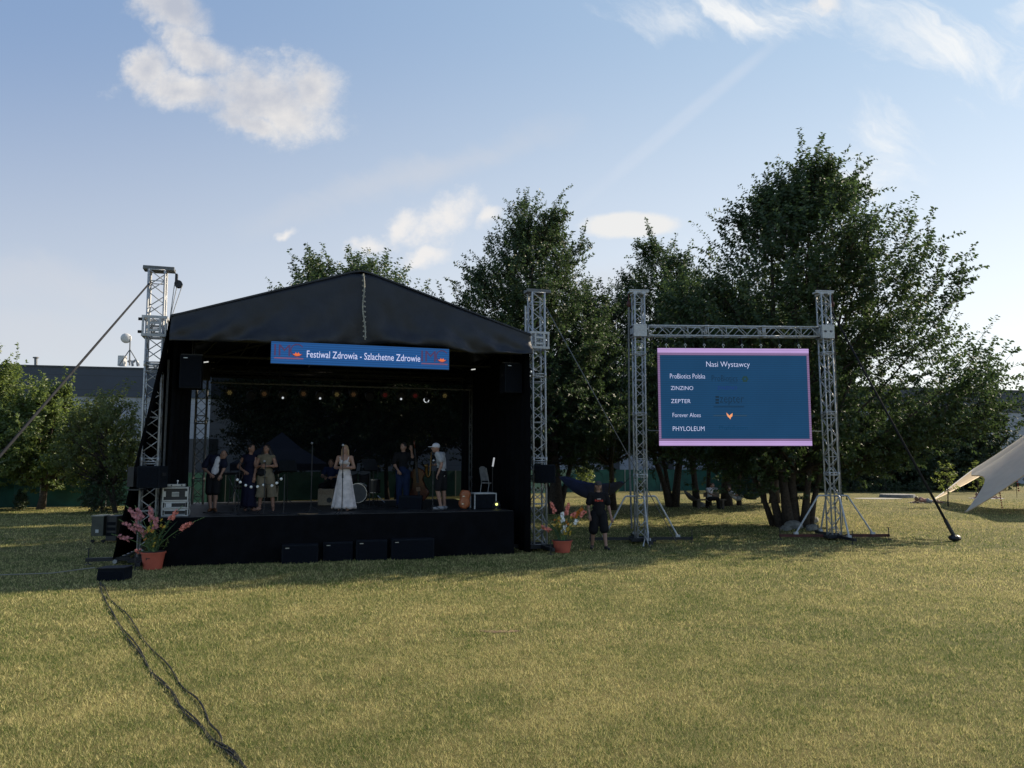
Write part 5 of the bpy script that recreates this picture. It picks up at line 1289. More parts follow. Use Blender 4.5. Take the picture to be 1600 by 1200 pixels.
def music_stand(px, py, h, label, rz=0):
    o = dk(px, py); e = thing('music_stand', label, 'music stand', o); b = MB(); b.M = frame(o, rz); b.cyl((0, 0, .05), (0, 0, h), .012, 8)
    b.build('pole', M_BLK, e)
    for k in range(3):
        a = k*2.094+.5; b = MB(); b.M = frame(o); b.tube([(0, 0, .2), (.24*math.cos(a), .24*math.sin(a), .012)], .008, 5); b.build('leg', M_BLK, e)
    b = MB(); b.M = frame(o, rz); b.box((0, 0, h+.1), (.48, .015, .34), (-.5, 0, 0)); b.box((0, -.08, h-.05), (.48, .07, .012), (-.5, 0, 0)); b.build('desk', M_BLK, e)
music_stand(577, 793, 1.05, 'black music stand right of the woman in white', .9)
music_stand(448, 791, 1.02, 'black music stand right of the woman in khaki', .6)
# drum kit
o = dk(560, 786); dr = thing('drum_kit', 'drum kit with chrome hardware behind the woman in white', 'drum kit', o)
M_CHR = mat('chrome', (.3, .3, .32), .25, 1, .05); M_DRUM = mat('drum_shell', (.03, .028, .03), .25); M_HEAD = mat('drum_head', (.12, .12, .12), .6); M_CYM = mat('bronze', (.42, .30, .12), .3, 1, .1)
def drum(c, r, h, axis, nm='drum'):
    c = V3(*c); ax = V3(*axis).normalized(); b = MB(); b.M = frame(o); b.cyl(c-ax*h/2, c+ax*h/2, r, 24); d = b.build(nm, M_DRUM, dr, smooth=False)
    for s in (-1, 1):
        b = MB(); b.M = frame(o); b.cyl(c+ax*s*(h/2-.012), c+ax*s*(h/2+.012), r+.012, 24); b.build('hoop', M_CHR, d)
    b = MB(); b.M = frame(o); b.cyl(c+ax*(h/2+.012), c+ax*(h/2+.016), r-.005, 24); b.build('drum_head', M_HEAD, d)
drum((0, 0, .30), .28, .40, (0, -1, 0), 'bass_drum'); drum((-.20, .0, .78), .15, .22, (0, -.35, 1)); drum((.16, 0, .78), .16, .24, (0, -.35, 1)); drum((.42, .15, .50), .20, .38, (0, 0, 1)); drum((-.45, .15, .62), .18, .14, (0, 0, 1))
for cx, cy, cz, r in ((-.55, .1, 1.15, .22), (.55, .1, 1.1, .24), (-.72, .2, .85, .18)):
    b = MB(); b.M = frame(o); b.cyl((cx, cy, .02), (cx, cy, cz), .011, 6); s_ = b.build('cymbal_stand', M_CHR, dr)
    for k in range(3):
        a = k*2.094; b = MB(); b.M = frame(o); b.tube([(cx, cy, .22), (cx+.22*math.cos(a), cy+.22*math.sin(a), .01)], .009, 5); b.build('stand_foot', M_CHR, s_)
    b = MB(); b.M = frame(o); b.tube([(cx, cy, cz-.012), (cx+.004, cy, cz+.002), (cx+.01, cy, cz+.03)], [r, r*.25, .02], 24); b.build('cymbal', M_CYM, dr)
# silver hardware at the left of the amp
# guitar amp
o = dk(510, 790); e = thing('guitar_amplifier', 'beige slatted amplifier box at the feet of the woman in white', 'amplifier', o)
b = MB(); b.M = frame(o); b.box((0, 0, .24), (.44, .26, .46)); b.build('cabinet', mat('tweed', (.24, .19, .13), .8, 0, .2, 30), e, bevel=.015)
b = MB(); b.M = frame(o)
for k in range(4): b.tube([(-.19+.06*i, -.136, .33+.033*k+.008*math.sin(i*1.1+k)) for i in range(7)], .004, 4)
b.build('slats', M_LEATH, e)
b = MB(); b.M = frame(o); b.cyl((.11, -.131, .16), (.11, -.140, .16), .075, 20); b.build('speaker_hole', M_BLK, e)
# double bass
def bass_outline(n=40):
    pts = []
    for i in range(n+1):
        t = i/n; z = 1.12*t
        w = .335*math.exp(-((t-.24)/.24)**2) + .25*math.exp(-((t-.80)/.17)**2) + .10*math.exp(-((t-.53)/.12)**2)
        w *= min(1, (t/.04)**.5 if t < .04 else 1)*min(1, ((1-t)/.08)**.5 if t > .92 else 1); pts.append((w, z))
    return pts
o = dk(659, 791); db = thing('double_bass', 'dark brown double bass held upright beside the bearded player', 'double bass', o)
Mb = frame(o+V3(-.03, -.12, .13)) @ Matrix.Scale(.86, 4) @ Matrix.Rotation(-.10, 4, 'Y') @ Matrix.Rotation(.06, 4, 'X')
pts = bass_outline(); poly = [(-w*.95, 0, z) for w, z in pts[1:-1]] + [(w*.95, 0, z) for w, z in reversed(pts[1:-1])]
b = MB(); b.M = Mb
rings = []
for y, s in ((-.12, .90), (-.105, .98), (-.10, 1.0), (.09, 1.0), (.10, .97)): rings.append([Vector((p[0]*s, y, .56+(p[2]-.56)*(.99 if s < 1 else 1))) for p in poly])
b.loft(rings); M_WOOD = mat('varnished_wood', (.055, .016, .008), .25, 0, .4, 5); b.build('body', M_WOOD, db, bevel=0)
b = MB(); b.M = Mb; b.prism([(-.035, -.13, 1.08), (.035, -.13, 1.08), (.022, -.10, 1.74), (-.022, -.10, 1.74)], .05); b.build('neck', M_WOOD, db)
b = MB(); b.M = Mb; b.prism([(-.04, -.165, .62), (.04, -.165, .62), (.024, -.145, 1.72), (-.024, -.145, 1.72)], .018); b.build('fingerboard', M_BLK, db)
b = MB(); b.M = Mb; b.tube([(0, -.09, 1.72), (0, -.10, 1.82), (0, -.13, 1.90), (0, -.10, 1.95), (0, -.05, 1.92), (0, -.07, 1.87)], [.028, .03, .03, .026, .022, .012], 10); b.build('scroll', M_WOOD, db, smooth=True)
b = MB(); b.M = Mb; b.box((0, -.16, .42), (.13, .015, .13)); b.build('bridge', mat('light_wood', (.15, .09, .05), .5), db)
for i in range(4):
    b = MB(); b.M = Mb; x = (i-1.5)*.016; b.tube([(x*1.2, -.13, .16), (x*1.6, -.185, .49), (x, -.16, 1.72)], .002, 4); b.build('string', M_BLK, db)
b = MB(); b.M = Mb; b.prism([(-.045, -.14, .42), (.045, -.14, .42), (.02, -.13, .06), (-.02, -.13, .06)], .015); b.build('tailpiece', M_BLK, db)
b = MB(); b.M = Mb; b.cyl((0, 0, .02), (0, 0, -.15), .008, 8); b.build('endpin', M_CHR, db)
# saxophone
e = thing('saxophone', 'dark brass saxophone hanging in front of the man with the white cap', 'saxophone', f_ := pf+V3(-.20, -.02, 1.1))
M_BRS = mat('old_brass', (.08, .05, .02), .35, 1, .2); q = f_
b = MB(); b.M = frame(q); b.tube([(.07, 0, .36), (.02, 0, .40), (-.02, 0, .38), (-.03, 0, .32), (-.045, 0, -.05), (-.06, 0, -.22), (-.10, 0, -.27), (-.14, 0, -.24), (-.15, 0, -.14), (-.155, 0, .0), (-.175, 0, .07)], [.008, .010, .012, .014, .024, .032, .035, .037, .042, .055, .085], 14); b.build('tube', M_BRS, e, smooth=True)
b = MB(); b.M = frame(q); b.tube([(.07, 0, .36), (.115, 0, .345)], [.011, .008], 8); b.build('mouthpiece', M_BLK, e)
for i in range(6):
    b = MB(); b.M = frame(q); z = .24-.07*i; b.cyl((-.035-.003*i, -.03, z), (-.035-.003*i, -.045, z), .018, 10); b.build('key', M_BRS, e)
# lidded monitor wedge
def wedge(px0, px1, py, h, label):
    p, q = dk(px0, py), dk(px1, py); w = (q-p).length; c = (p+q)/2; e = thing('monitor_wedge', label, 'stage monitor', c)
    b = MB(); b.M = frame(c); b.prism([(-w/2, -.05, 0), (-w/2, .40, 0), (-w/2, .36, h), (-w/2, .12, h)], w, V3(1, 0, 0)); b.build('cabinet', M_SPK, e, bevel=.01)
    b = MB(); b.M = frame(c); b.box((0, .02, h*.48), (w-.06, .015, h*.85), (-.42, 0, 0)); b.build('grille', M_GRL, e)
wedge(622, 658, 797, .36, 'black monitor wedge on the stage floor before the bass player')
# boxes, cases and chair right
def chair(o, rz, label, m=K_GRY):
    e = thing('banquet_chair', label, 'chair', o); b = MB(); b.M = frame(o, rz); b.box((0, 0, .45), (.42, .42, .05)); b.build('seat', m, e, bevel=.02)
    b = MB(); b.M = frame(o, rz); pl = [(-.19, .2, .52), (.19, .2, .52), (.18, .27, .85), (.12, .29, .93), (.05, .295, .95), (-.05, .295, .95), (-.12, .29, .93), (-.18, .27, .85)]
    b.prism(pl, .03, V3(0, 1, -.15)); b.build('backrest', m, e, bevel=.008)
    for x in (-.2, .2):
        b = MB(); b.M = frame(o, rz); b.tube([(x, -.2, .01), (x, -.19, .44)], .012, 6); b.build('leg', M_STEEL, e)
        b = MB(); b.M = frame(o, rz); b.tube([(x, .27, .01), (x, .2, .44), (x*.98, .23, .62), (x*.93, .29, .9)], .012, 6); b.build('leg', M_STEEL, e)
    return e
o = dk(760, 787); chair(o+V3(.12, .3, .15), 2.2, 'pale grey banquet chair standing behind the black box at the right of the stage')
P, Q = dk(739, 796), dk(773, 794.5); c = (P+Q)/2-V3(.03, 0, 0); w = (Q-P).length*.84; e = thing('flight_case', 'black equipment box with a grey metal edge at the right front of the stage', 'case', c+V3(0, .25, 0))
b = MB(); b.M = frame(c+V3(0, .25, 0), SYAW); b.box((0, 0, .20), (w*.96, .44, .37)); b.build('cabinet', M_SPK, e)
b = MB(); b.M = frame(c+V3(0, .25, 0), SYAW)
for x in (-w/2, w/2):
    for y in (-.22, .22): b.box((x, y, .2), (.03, .03, .40))
for y in (-.22, .22): b.box((0, y, .4), (w+.03, .03, .03))
for x in (-w/2, w/2): b.box((x, 0, .4), (.03, .41, .03))
b.build('edge_frame', M_ALU, e)
o = dk(724, 797); e = thing('cello_case', 'orange-brown hard instrument case leaning beside the black box', 'instrument case', o)
Mx = frame(o+V3(0, .1, 0)) @ Matrix.Rotation(.10, 4, 'Y'); rr = []
for i in range(13):
    t = i/12; z = .04+.46*t; wd = .13*math.sin(min(1, t*3+.35)*1.57)*(1-.35*max(0, (t-.7)/.3)**2) - .02*math.exp(-((t-.55)/.12)**2)
    rr.append([V3(math.cos(a)*wd*1.15, math.sin(a)*.10, z) for a in [k*6.283/16 for k in range(16)]])
b = MB(); b.M = Mx; b.loft(rr); b.build('shell', mat('orange_case', (.26, .075, .025), .4, 0, .15, 4), e, smooth=True)
for i in (3, 8):
    b = MB(); b.M = Mx; b.box((-.03, -.105, .04+.46*i/12), (.05, .02, .03)); b.build('latch', M_CHR, e)
# floor lamp glowing yellow, slot light
o = dk(776, 795); e = thing('floor_lamp', 'small floor spotlight with a yellow lens at the right end of the stage', 'spotlight', o)
b = MB(); b.M = frame(o); b.tube([(0, .1, .13), (0, -.04, .12)], [.06, .085], 14); b.build('housing', M_BLK, e)
b = MB(); b.M = frame(o); b.tube([(-.1, .02, .12), (-.1, .02, .02), (.1, .02, .02), (.1, .02, .12)], .012, 5); b.build('yoke', M_BLK, e)
b = MB(); b.M = frame(o); b.cyl((0, -.045, .12), (0, -.05, .118), .035, 12); b.build('lens', emis('lens_floor', (.85, .9, .25), 1.0), e)
o = at(771, 722, 21.0); e = thing('tube_light', 'short white lamp tilted against the right stage curtain', 'lamp', o)
b = MB(); b.M = frame(o); b.tube([(-.02, 0, -.12), (.02, 0, .12)], .022, 8); b.build('tube', emis('tube_white', (.9, .93, 1), .22), e)
b = MB(); b.M = frame(o); b.tube([(-.02, .03, -.16), (.02, .03, .13)], .02, 6); b.tube([(-.02, .03, -.16), (-.03, .05, -1.25)], .012, 5); b.build('holder', M_BLK, e)
# string of bulbs
bp = [(371, 748.5), (375.5, 752), (384, 757), (392.5, 759.5), (402.5, 759), (412, 756.5), (425, 757.5), (432.5, 753.5), (439.5, 747)]
e = thing('bulb_string', 'sagging string of round white bulbs in front of the two women', 'string lights', at(405, 757, 18.4))
P = [at(*p, 18.4) for p in bp]; P2 = [at(369, 741, 18.4)]+P+[at(445, 741, 18.4)]
b = MB(); b.tube(P2, .006, 5); b.build('wire', M_BLK, e)
for p in P:
    b = MB(); b.ell(p-V3(0, 0, .02), (.034, .034, .034), 12, 8); b.build('bulb', M_WHITE, e, smooth=True)
for px in (369, 445):
    o = dk(px, 800 if px < 400 else 797); 
    a = at(px, 741, 18.4)
    t_ = V3(a.x, 18.4, DECK); e2 = thing('thin_stand', 'thin black stand holding the %s end of the bulb string' % ('left' if px < 400 else 'right'), 'stand', t_); b = MB(); b.tube([t_, a], .010, 6); b.build('pole', M_BLK, e2)
    b = MB(); b.M = frame(t_); b.tube([(0, 0, 0), (0, 0, .02)], [.12, .10], 14); b.build('base', M_BLK, e2)
# folded chairs and dark gear behind the singers
o = dk(366, 789); e = thing('keyboard_stand', 'folding metal x-frame stand behind the bending man and the navy dress', 'stand', o)
for s in (-1, 1):
    b = MB(); b.M = frame(o); b.tube([(-.22*s, .03*s, .01), (.22*s, .03*s, .85)], .015, 6); b.build('strut', M_ALUD, e)
b = MB(); b.M = frame(o); b.box((0, 0, .89), (.9, .34, .07)); b.build('keyboard', M_BLK, e)
chair(dk(376, 786), .3, 'dark banquet chair at the back left of the stage', K_BLK)
P = dk(460, 803.5); e = thing('floor_mat', 'small orange-brown mat lying at the front edge of the stage', 'mat', P+V3(.25, 0, 0)); b = MB(); b.M = frame(P+V3(.25, 0, .006)); b.add([(-.25, -.05, 0), (.24, -.07, 0), (.28, .10, 0), (-.2, .09, 0), (-.25, -.05, .008), (.24, -.07, .008), (.28, .10, .008), (-.2, .09, .008)], [(0, 1, 2, 3), (4, 5, 6, 7), (0, 1, 5, 4), (1, 2, 6, 5), (2, 3, 7, 6), (3, 0, 4, 7)]); tag(b.build('weave', mat('tan_mat', (.30, .19, .10), .9, 0, .2, 20), e))
# cables on the stage floor
for i, (x0, x1, yy) in enumerate(((315, 372, 802), (372, 470, 804), (560, 615, 796), (640, 735, 798), (590, 640, 792))):
    rnd = random.Random(i); n = 14; pts = []
    for k in range(n): q = dk(x0+(x1-x0)*k/(n-1), yy); pts.append(q+V3(0, rnd.uniform(-.12, .12), .012))
    e = thing('stage_cable', 'loose black cable on the stage floor '+['at the feet of the bending man', 'in front of the two women', 'right of the woman in white', 'around the man with the white cap', 'left of the monitor wedge'][i], 'cable', pts[0]); b = MB(); b.tube(pts, .011, 5); b.build('strand', M_RUB, e)
# gazebo seen through the scrim
o = gr(440, 803); o = V3(at(440, 700, 29).x, 29, 0); e = thing('gazebo', 'dark blue pop-up gazebo standing behind the stage', 'gazebo', o)
b = MB(); b.M = frame(o, .25); hw = 1.65; z0, z1 = 2.25, 3.42; cs = [(-hw, -hw), (hw, -hw), (hw, hw), (-hw, hw)]
vs = [(x, y, z0) for x, y in cs] + [(x*.45, y*.45, z0+.55) for x, y in cs] + [(0, 0, z1)] + [(x, y, z0-.25) for x, y in cs]
fs = [(i, (i+1) % 4, (i+1) % 4+4, i+4) for i in range(4)] + [(i+4, (i+1) % 4+4, 8) for i in range(4)] + [(i+9, (i+1) % 4+9, (i+1) % 4, i) for i in range(4)]
b.add(vs, fs); b.build('canopy', mat('navy_canopy', (.03, .036, .06), .7, 0, .1, 2), e)
for x, y in cs:
    b = MB(); b.M = frame(o, .25); b.cyl((x*.98, y*.98, 0), (x*.98, y*.98, z0), .022, 6); b.build('leg', M_ALUD, e)

# flight case rack at the left edge of the deck
def case(o, w, d, z0_, h, label, extra, open_=False):
    e = thing('flight_case', label, 'flight case', o+V3(0, 0, z0_), 'flight cases stacked at the left end of the stage')
    Mf = frame(o+V3(0, 0, z0_), SYAW); b = MB(); b.M = Mf; b.box((0, 0, h/2), (w-.02, d-.02, h-.02)); b.build('panel', M_BLK, e)
    b = MB(); b.M = Mf; t = .024
    for x in (-w/2, w/2):
        for y in (-d/2, d/2): b.box((x, y, h/2), (t, t, h-.002))
    for z in (t/2+.001, h-t/2-.001):
        for y in (-d/2, d/2): b.box((0, y-.002 if y < 0 else y+.002, z), (w-t, t, t))
        for x in (-w/2, w/2): b.box((x, 0, z), (t, d-t, t))
    b.build('edge_trim', M_EDGE, e)
    if extra == 'handle':
        b = MB(); b.M = Mf; b.box((0, -d/2-.010, h*.5), (.15, .02, .10)); b.build('dish_plate', M_EDGE, e); b = MB(); b.M = Mf; b.box((0, -d/2-.024, h*.5), (.14, .012, .07)); b.build('handle', mat('case_plate', (.2, .21, .2), .5), e)
        for x in (-.22, .22):
            b = MB(); b.M = Mf; b.box((x*w/.5, -d/2-.012, h*.52), (.055, .02, .12)); b.build('latch', M_EDGE, e)
    elif extra == 'slot':
        b = MB(); b.M = Mf; q = w/2-.05
        b.tube([(-q, -d/2-.02, h*.2), (-q, -d/2-.02, h*.8), (q, -d/2-.02, h*.8), (q, -d/2-.02, h*.2), (-q, -d/2-.02, h*.2)], .008, 5); b.build('rack_ring', M_EDGE, e)
        b = MB(); b.M = Mf; b.box((-w*.25, -d/2-.014, h*.5), (.12, .006, .08)); b.build('paper_label', mat('paper', (.45, .46, .46), .8), e)
    else:
        b = MB(); b.M = Mf; q = w/2-.05
        b.tube([(-q, -d/2-.02, h*.25), (-q, -d/2-.02, h*.8), (q, -d/2-.02, h*.8), (q, -d/2-.02, h*.25), (-q, -d/2-.02, h*.25)], .008, 5); b.build('rack_ring', M_EDGE, e)
    return e
M_EDGE = mat('case_edge', (.36, .37, .37), .4, .4, .1, 20)
a0, a1 = onbz(257, 808, .3), onbz(297, 808, .3); w = a1.x-a0.x; Zs = [onbz(277, y, .3).z for y in (809, 800, 786.5, 785, 761)]
o = S((a0.x+a1.x)/2, .6, DECK); hh = [.21, .21, .40]
H0 = (at(277, 761, o.y).z - DECK)/(sum(hh)+.02); hh = [x*H0 for x in hh]
case(o, w, .5, 0, hh[0], 'black flight case with bright edges, bottom of the stack', 'plain')
case(o, w, .5, hh[0]+.008, hh[1], 'black flight case with a white paper label, middle of the stack', 'slot')
case(o, w*.97, .5, hh[0]+hh[1]+.016, hh[2], 'tall black flight case with silver corners and handle plate, top of the stack', 'handle')
c = o+V3(.0, 0, sum(hh)+.02); e = thing('radio_receiver', 'small silver receiver unit lying on the flight cases', 'receiver', c); b = MB(); b.M = frame(c, SYAW); b.box((0, -.1, .04), (.38, .24, .055)); b.build('cabinet', M_EDGE, e, bevel=.005)
b = MB(); b.M = frame(c, SYAW); b.tube([(.02, -.12, .06), (.02, -.12, .13)], .009, 5); b.ell((.02, -.12, .14), (.02, .02, .02), 8, 6); b.build('antenna', M_WHITE, e)
for k in (.2, -.16): 
    b = MB(); b.M = frame(c, SYAW); b.box((k*.6, -.222, .04), (.03, .006, .03)); b.build('knob', M_BLK, e)

# cases standing on the grass behind the left curtain
P, Q = gr(137, 849), gr(175, 849); w = (Q-P).length
c = V3((P.x*.68+Q.x*.32), P.y+.3, 0); h = at(150, 806, c.y).z
e = thing('equipment_box', 'olive grey trolley box standing on the grass left of the stage', 'box', c); b = MB(); b.M = frame(c); b.box((0, 0, h*.5+.1), (w*.50, .5, h-.2)); b.build('cabinet', mat('olive_box', (.055, .058, .045), .7, 0, .15, 5), e, bevel=.01)
b = MB(); b.M = frame(c); b.box((0, 0, h+.012), (w*.53, .54, .025)); b.build('lid', mat('pale_lid', (.22, .22, .18), .6), e); b = MB(); b.M = frame(c); b.box((0, -.256, h*.45), (.09, .008, .09)); b.build('paper_label', MATS['paper'], e)
for x in (-.15, .15):
    b = MB(); b.M = frame(c); b.cyl((x, -.2, .05), (x, -.15, .05), .05, 12); b.build('wheel', M_RUB, e)
c2_ = c+V3(w*.50, .1, 0); e = thing('dimmer_rack', 'black rack unit standing on the grass right against the left curtain', 'rack', c2_); b = MB(); b.M = frame(c2_); b.box((0, 0, h*.5+.03), (w*.44, .5, h*.94)); b.build('cabinet', M_BLK, e, bevel=.01)
for i in range(3):
    b = MB(); b.M = frame(c2_); b.box((0, -.256, h*(.72-.2*i)), (w*.36, .01, .09)); b.build('rack_panel', M_SPK, e)

# ---------------------------------------------------------------- flower pots
M_PINK = mat('pink_petals', (.50, .20, .20), .6, 0, .3, 40); M_CORAL = mat('coral_petals', (.68, .22, .16), .6, 0, .3, 40); M_WPET = mat('white_petals', (.8, .8, .78), .6, 0, .1, 40); M_YEL = mat('yellow_petals', (.45, .30, .03), .6, 0, .3, 40); M_ORA = mat('orange_petals', (.55, .18, .02), .6, 0, .3, 40)
M_STEM = mat('flower_stem', (.10, .16, .05), .6, 0, .2, 20); M_BLADE = mat('sword_leaf', (.035, .075, .028), .5, 0, .3, 20)
def blossom(b, c, r, d, rnd):
    d = d.normalized(); x = d.orthogonal().normalized(); y = d.cross(x)
    for k in range(6):
        a = k*1.047+rnd.uniform(-.2, .2); o_ = x*math.cos(a)+y*math.sin(a); s = d.cross(o_)
        p1 = c+o_*r*.55+d*r*.35; b.add([c, p1+s*r*.34, c+o_*r*1.05+d*r*.42, p1-s*r*.34], [(0, 1, 2, 3)])
def flower_pot(o, pr_, ph_, label, spikes, seed, yell=26, leaves=12, sticker=True, bh_=.75):
    rnd = random.Random(seed); e = thing('flower_pot', label, 'flower pot', o)
    b = MB(); b.M = frame(o); b.tube([(0, 0, 0), (0, 0, .01), (0, 0, ph_*.9), (0, 0, ph_*.9), (0, 0, ph_)], [pr_*.72, pr_*.76, pr_*.97, pr_*1.04, pr_*1.06], 28, True); b.build('pot', M_TERRA, e, smooth=False)
    b = MB(); b.M = frame(o); b.cyl((0, 0, ph_), (0, 0, ph_+.004), pr_*.98, 20); b.build('soil', mat('potting_soil', (.03, .022, .015), .95), e)
    if sticker: b = MB(); b.M = frame(o); b.box((-.01, -pr_*.86, ph_*.58), (.085, .006, .085), (.30, 0, 0)); b.build('sticker', mat('dark_sticker', (.03, .02, .02), .6, 0, .8, 50), e)
    top = o+V3(0, 0, ph_)
    for tip, ml, f0, f1, kind in spikes:      # tip, relative (x,y,z) from pot top; flowers between fractions f0 and f1
        T = V3(*tip); n = 14; base = V3(rnd.uniform(-.06, .06), rnd.uniform(-.06, .06), 0); ctrl = V3(T.x*.35, T.y*.35, T.z*.62)
        P = [top+(base*(1-t)**2+ctrl*2*t*(1-t)+T*t*t) for t in [i/n for i in range(n+1)]]
        b = MB(); b.tube(P, [.009*(1-.75*i/n)+.001 for i in range(n+1)], 5); s_ = b.build('stem', M_STEM, e)
        b = MB(); k = 0; tt = f0
        while tt < f1:
            i = min(int(tt*n), n-1); q = P[i].lerp(P[i+1], tt*n-i); d = (P[i+1]-P[i]).normalized(); sd = Matrix.Rotation(k*2.6+seed, 3, d) @ d.orthogonal().normalized()
            r = .060*(1-.35*(tt-f0)/(f1-f0+.01)); sd = (sd+V3(0, -.8, 0)); blossom(b, q+sd*.015, r, sd+d*.25, rnd); blossom(b, q+sd*.03, r*.6, sd+d*.1, rnd); tt += .030/ (T.length); k += 1
        b.build('blossoms', ml, s_, recalc=False)
        b = MB()
        for i in range(8):
            tt = f1+(1-f1)*i/8; j_ = min(int(tt*n), n-1); q = P[j_].lerp(P[j_+1], tt*n-j_); d = (P[j_+1]-P[j_]).normalized(); b.ell(q+V3(rnd.uniform(-.008, .008), 0, 0), (.007, .007, .016*(1.3-tt*.6)), 6, 5)
        b.build('buds', M_STEM, s_)
    for k in range(leaves):
        a = rnd.uniform(-1, 1); L = rnd.uniform(.45, .95)*bh_*1.2; x = a*L*.75; side = rnd.choice((-1, 1))
        T = V3(x, rnd.uniform(-.2, .2), L*(1-.35*abs(a))); b = MB(); w_ = .018; pts = [top+V3(a*.08, T.y*.2, -.02), top+T*.4+V3(-.02*a, 0, .05), top+T*.75+V3(0, 0, .04), top+T]
        vs = []
        for i, p in enumerate(pts): ww = w_*(1, 1.1, .75, .05)[i]; vs += [p-V3(ww, 0, 0), p+V3(ww*.3, -.006, 0), p+V3(ww, 0, 0)]
        fs = []
        for i in range(3): fs += [(i*3, i*3+1, i*3+4, i*3+3), (i*3+1, i*3+2, i*3+5, i*3+4)]
        b.add(vs, fs); b.build('sword_leaf', M_BLADE, e, recalc=False)
    # bushy greenery with small yellow heads
    rg = np.random.default_rng(seed); n = 60; P = np.stack([rg.normal(0, .13, n), rg.normal(0, .10, n), rg.uniform(-.02, bh_*.62, n)], 1); D = P*np.array([1.2, 1.2, .3])+np.array([0, 0, .35]); D /= np.linalg.norm(D, axis=1)[:, None]
    V, Fq = leaves_from_shoots(P+np.array(top), D, rg.uniform(.12, .24, n), 14, .055, rg, .15, .35); npmesh('greenery', V, Fq, LM['young'], e, k=4)
    for k in range(yell):
        q = top+V3(rnd.gauss(0, .13), rnd.uniform(-.2, .08), rnd.uniform(.12, bh_*.78)); b = MB(); blossom(b, q, .030, V3(rnd.uniform(-.5, .5), -1, .4), rnd); blossom(b, q+V3(.02, 0, .025), .022, V3(0, -1, .6), rnd); b.build('yellow_flower', M_YEL if k % 4 else M_ORA, e, recalc=False)
    return e
g1 = gr(235, 890)
def rel(px, py, Y, g, ph_): p = at(px, py, Y); return (p.x-g.x, p.y-g.y, p.z-ph_)
PH = .37
sp = [(rel(193, 790, g1.y, g1, PH), M_PINK, .62, .90, 0), (rel(182, 812, g1.y-.1, g1, PH), M_PINK, .55, .88, 0), (rel(170, 835, g1.y, g1, PH), M_PINK, .62, .88, 0), (rel(207, 790, g1.y+.1, g1, PH), M_PINK, .66, .92, 0), (rel(231, 788, g1.y, g1, PH), M_PINK, .62, .93, 0),
      (rel(242, 806, g1.y-.1, g1, PH), M_PINK, .6, .92, 0), (rel(283, 790, g1.y, g1, PH), M_CORAL, .66, .86, 0), (rel(318, 808, g1.y-.1, g1, PH), M_CORAL, .62, .80, 0), (rel(205, 862, g1.y-.15, g1, PH), M_CORAL, .72, .92, 0), (rel(204, 815, g1.y-.15, g1, PH), M_PINK, .50, .9, 0)]
flower_pot(V3(g1.x, g1.y+.1, 0), .245, PH, 'terracotta pot of pink gladioli by the left stage tower', sp, 3, 26, 18, bh_=.85)
g2 = gr(879, 864); PH2 = .31
sp = [(rel(859, 782, g2.y, g2, PH2), M_CORAL, .66, .92, 0), (rel(890, 784, g2.y, g2, PH2), M_CORAL, .62, .95, 0), (rel(903, 796, g2.y, g2, PH2), M_CORAL, .74, .90, 0), (rel(879, 800, g2.y-.1, g2, PH2), M_WPET, .62, .95, 0), (rel(884, 820, g2.y-.15, g2, PH2), M_WPET, .50, .92, 0), (rel(912, 806, g2.y-.05, g2, PH2), M_WPET, .66, .80, 0),
      (rel(928, 790, g2.y-.1, g2, PH2), M_CORAL, .66, .80, 0), (rel(838, 820, g2.y-.1, g2, PH2), M_CORAL, .55, .85, 0), (rel(915, 790, g2.y+.1, g2, PH2), M_ORA, .6, .92, 0)]
flower_pot(V3(g2.x, g2.y+.1, 0), .25, PH2, 'terracotta pot of coral and white gladioli by the right stage tower', sp, 9, 34, 12, sticker=False, bh_=.75)

# ---------------------------------------------------------------- hammocks, bench group and sunbathers
def hammock(p, q, sag, label, m, w=.5, rope=.35):
    e = thing('hammock', label, 'hammock', (p+q)/2); d = q-p; rings = []; n = 20
    side = V3(-d.y, d.x, 0).normalized(); vs = []; fs = []
    for i in range(n+1):
        t = rope/2/1.0*.5 + (1-rope*.5)*i/n; t = .10+.80*i/n; c = p+d*t - V3(0, 0, sag*4*t*(1-t)); ww = w*(.06+.94*math.sin(i/n*math.pi)**.6)
        for k in range(7):
            u = (k-3)/3; vs.append(c+side*ww*.5*math.sin(u*1.3) + V3(0, 0, ww*.42*abs(u)**1.7+ (0.0)))
    N = len(vs); vs += [v_-V3(0, 0, .012) for v_ in vs]
    for i in range(n):
        for k in range(6): a = i*7+k; fs += [(a, a+1, a+8, a+7), (a+N, a+7+N, a+8+N, a+1+N)]
    b = MB(); b.add(vs, fs); b.build('fabric', m, e, smooth=True, recalc=False)
    for s in (0, 1):
        t = .10 if s == 0 else .90; c = p+d*t - V3(0, 0, sag*4*t*(1-t)); b = MB(); b.tube([p if s == 0 else q, c+V3(0, 0, .01)], .012, 5); b.build('cord', M_RUB, e)
M_HB = mat('blue_hammock', (.018, .028, .085), .7, 0, .2, 5); M_HT = mat('teal_hammock', (.02, .05, .06), .7, 0, .2, 5)
hammock(at(862, 730, 32), at(988, 741, 31), 1.15, 'dark blue hammock slung behind the walking man', M_HB, 1.5)
YB = 38.5
hammock(at(1066, 761, YB), at(1088, 790, YB-.5)+V3(.1, 0, .35), .35, 'pale-edged hammock hanging off the v-shaped trunk', mat('dark_hammock', (.06, .055, .05), .8), .5)
hammock(at(1141, 757, YB), at(1199, 764, YB), .62, 'teal hammock with someone lying in it right of the bench', M_HT, .9)
def sit(label, f, face, J, wear, hair, H=1.68, v=.02): return person(label, f, H, J=J, face=face, torso=face, wear=wear, hair=hair, v=v, hands=False, shoes=M_BLK)
f = V3(at(1108, 780, YB).x, YB, 0)
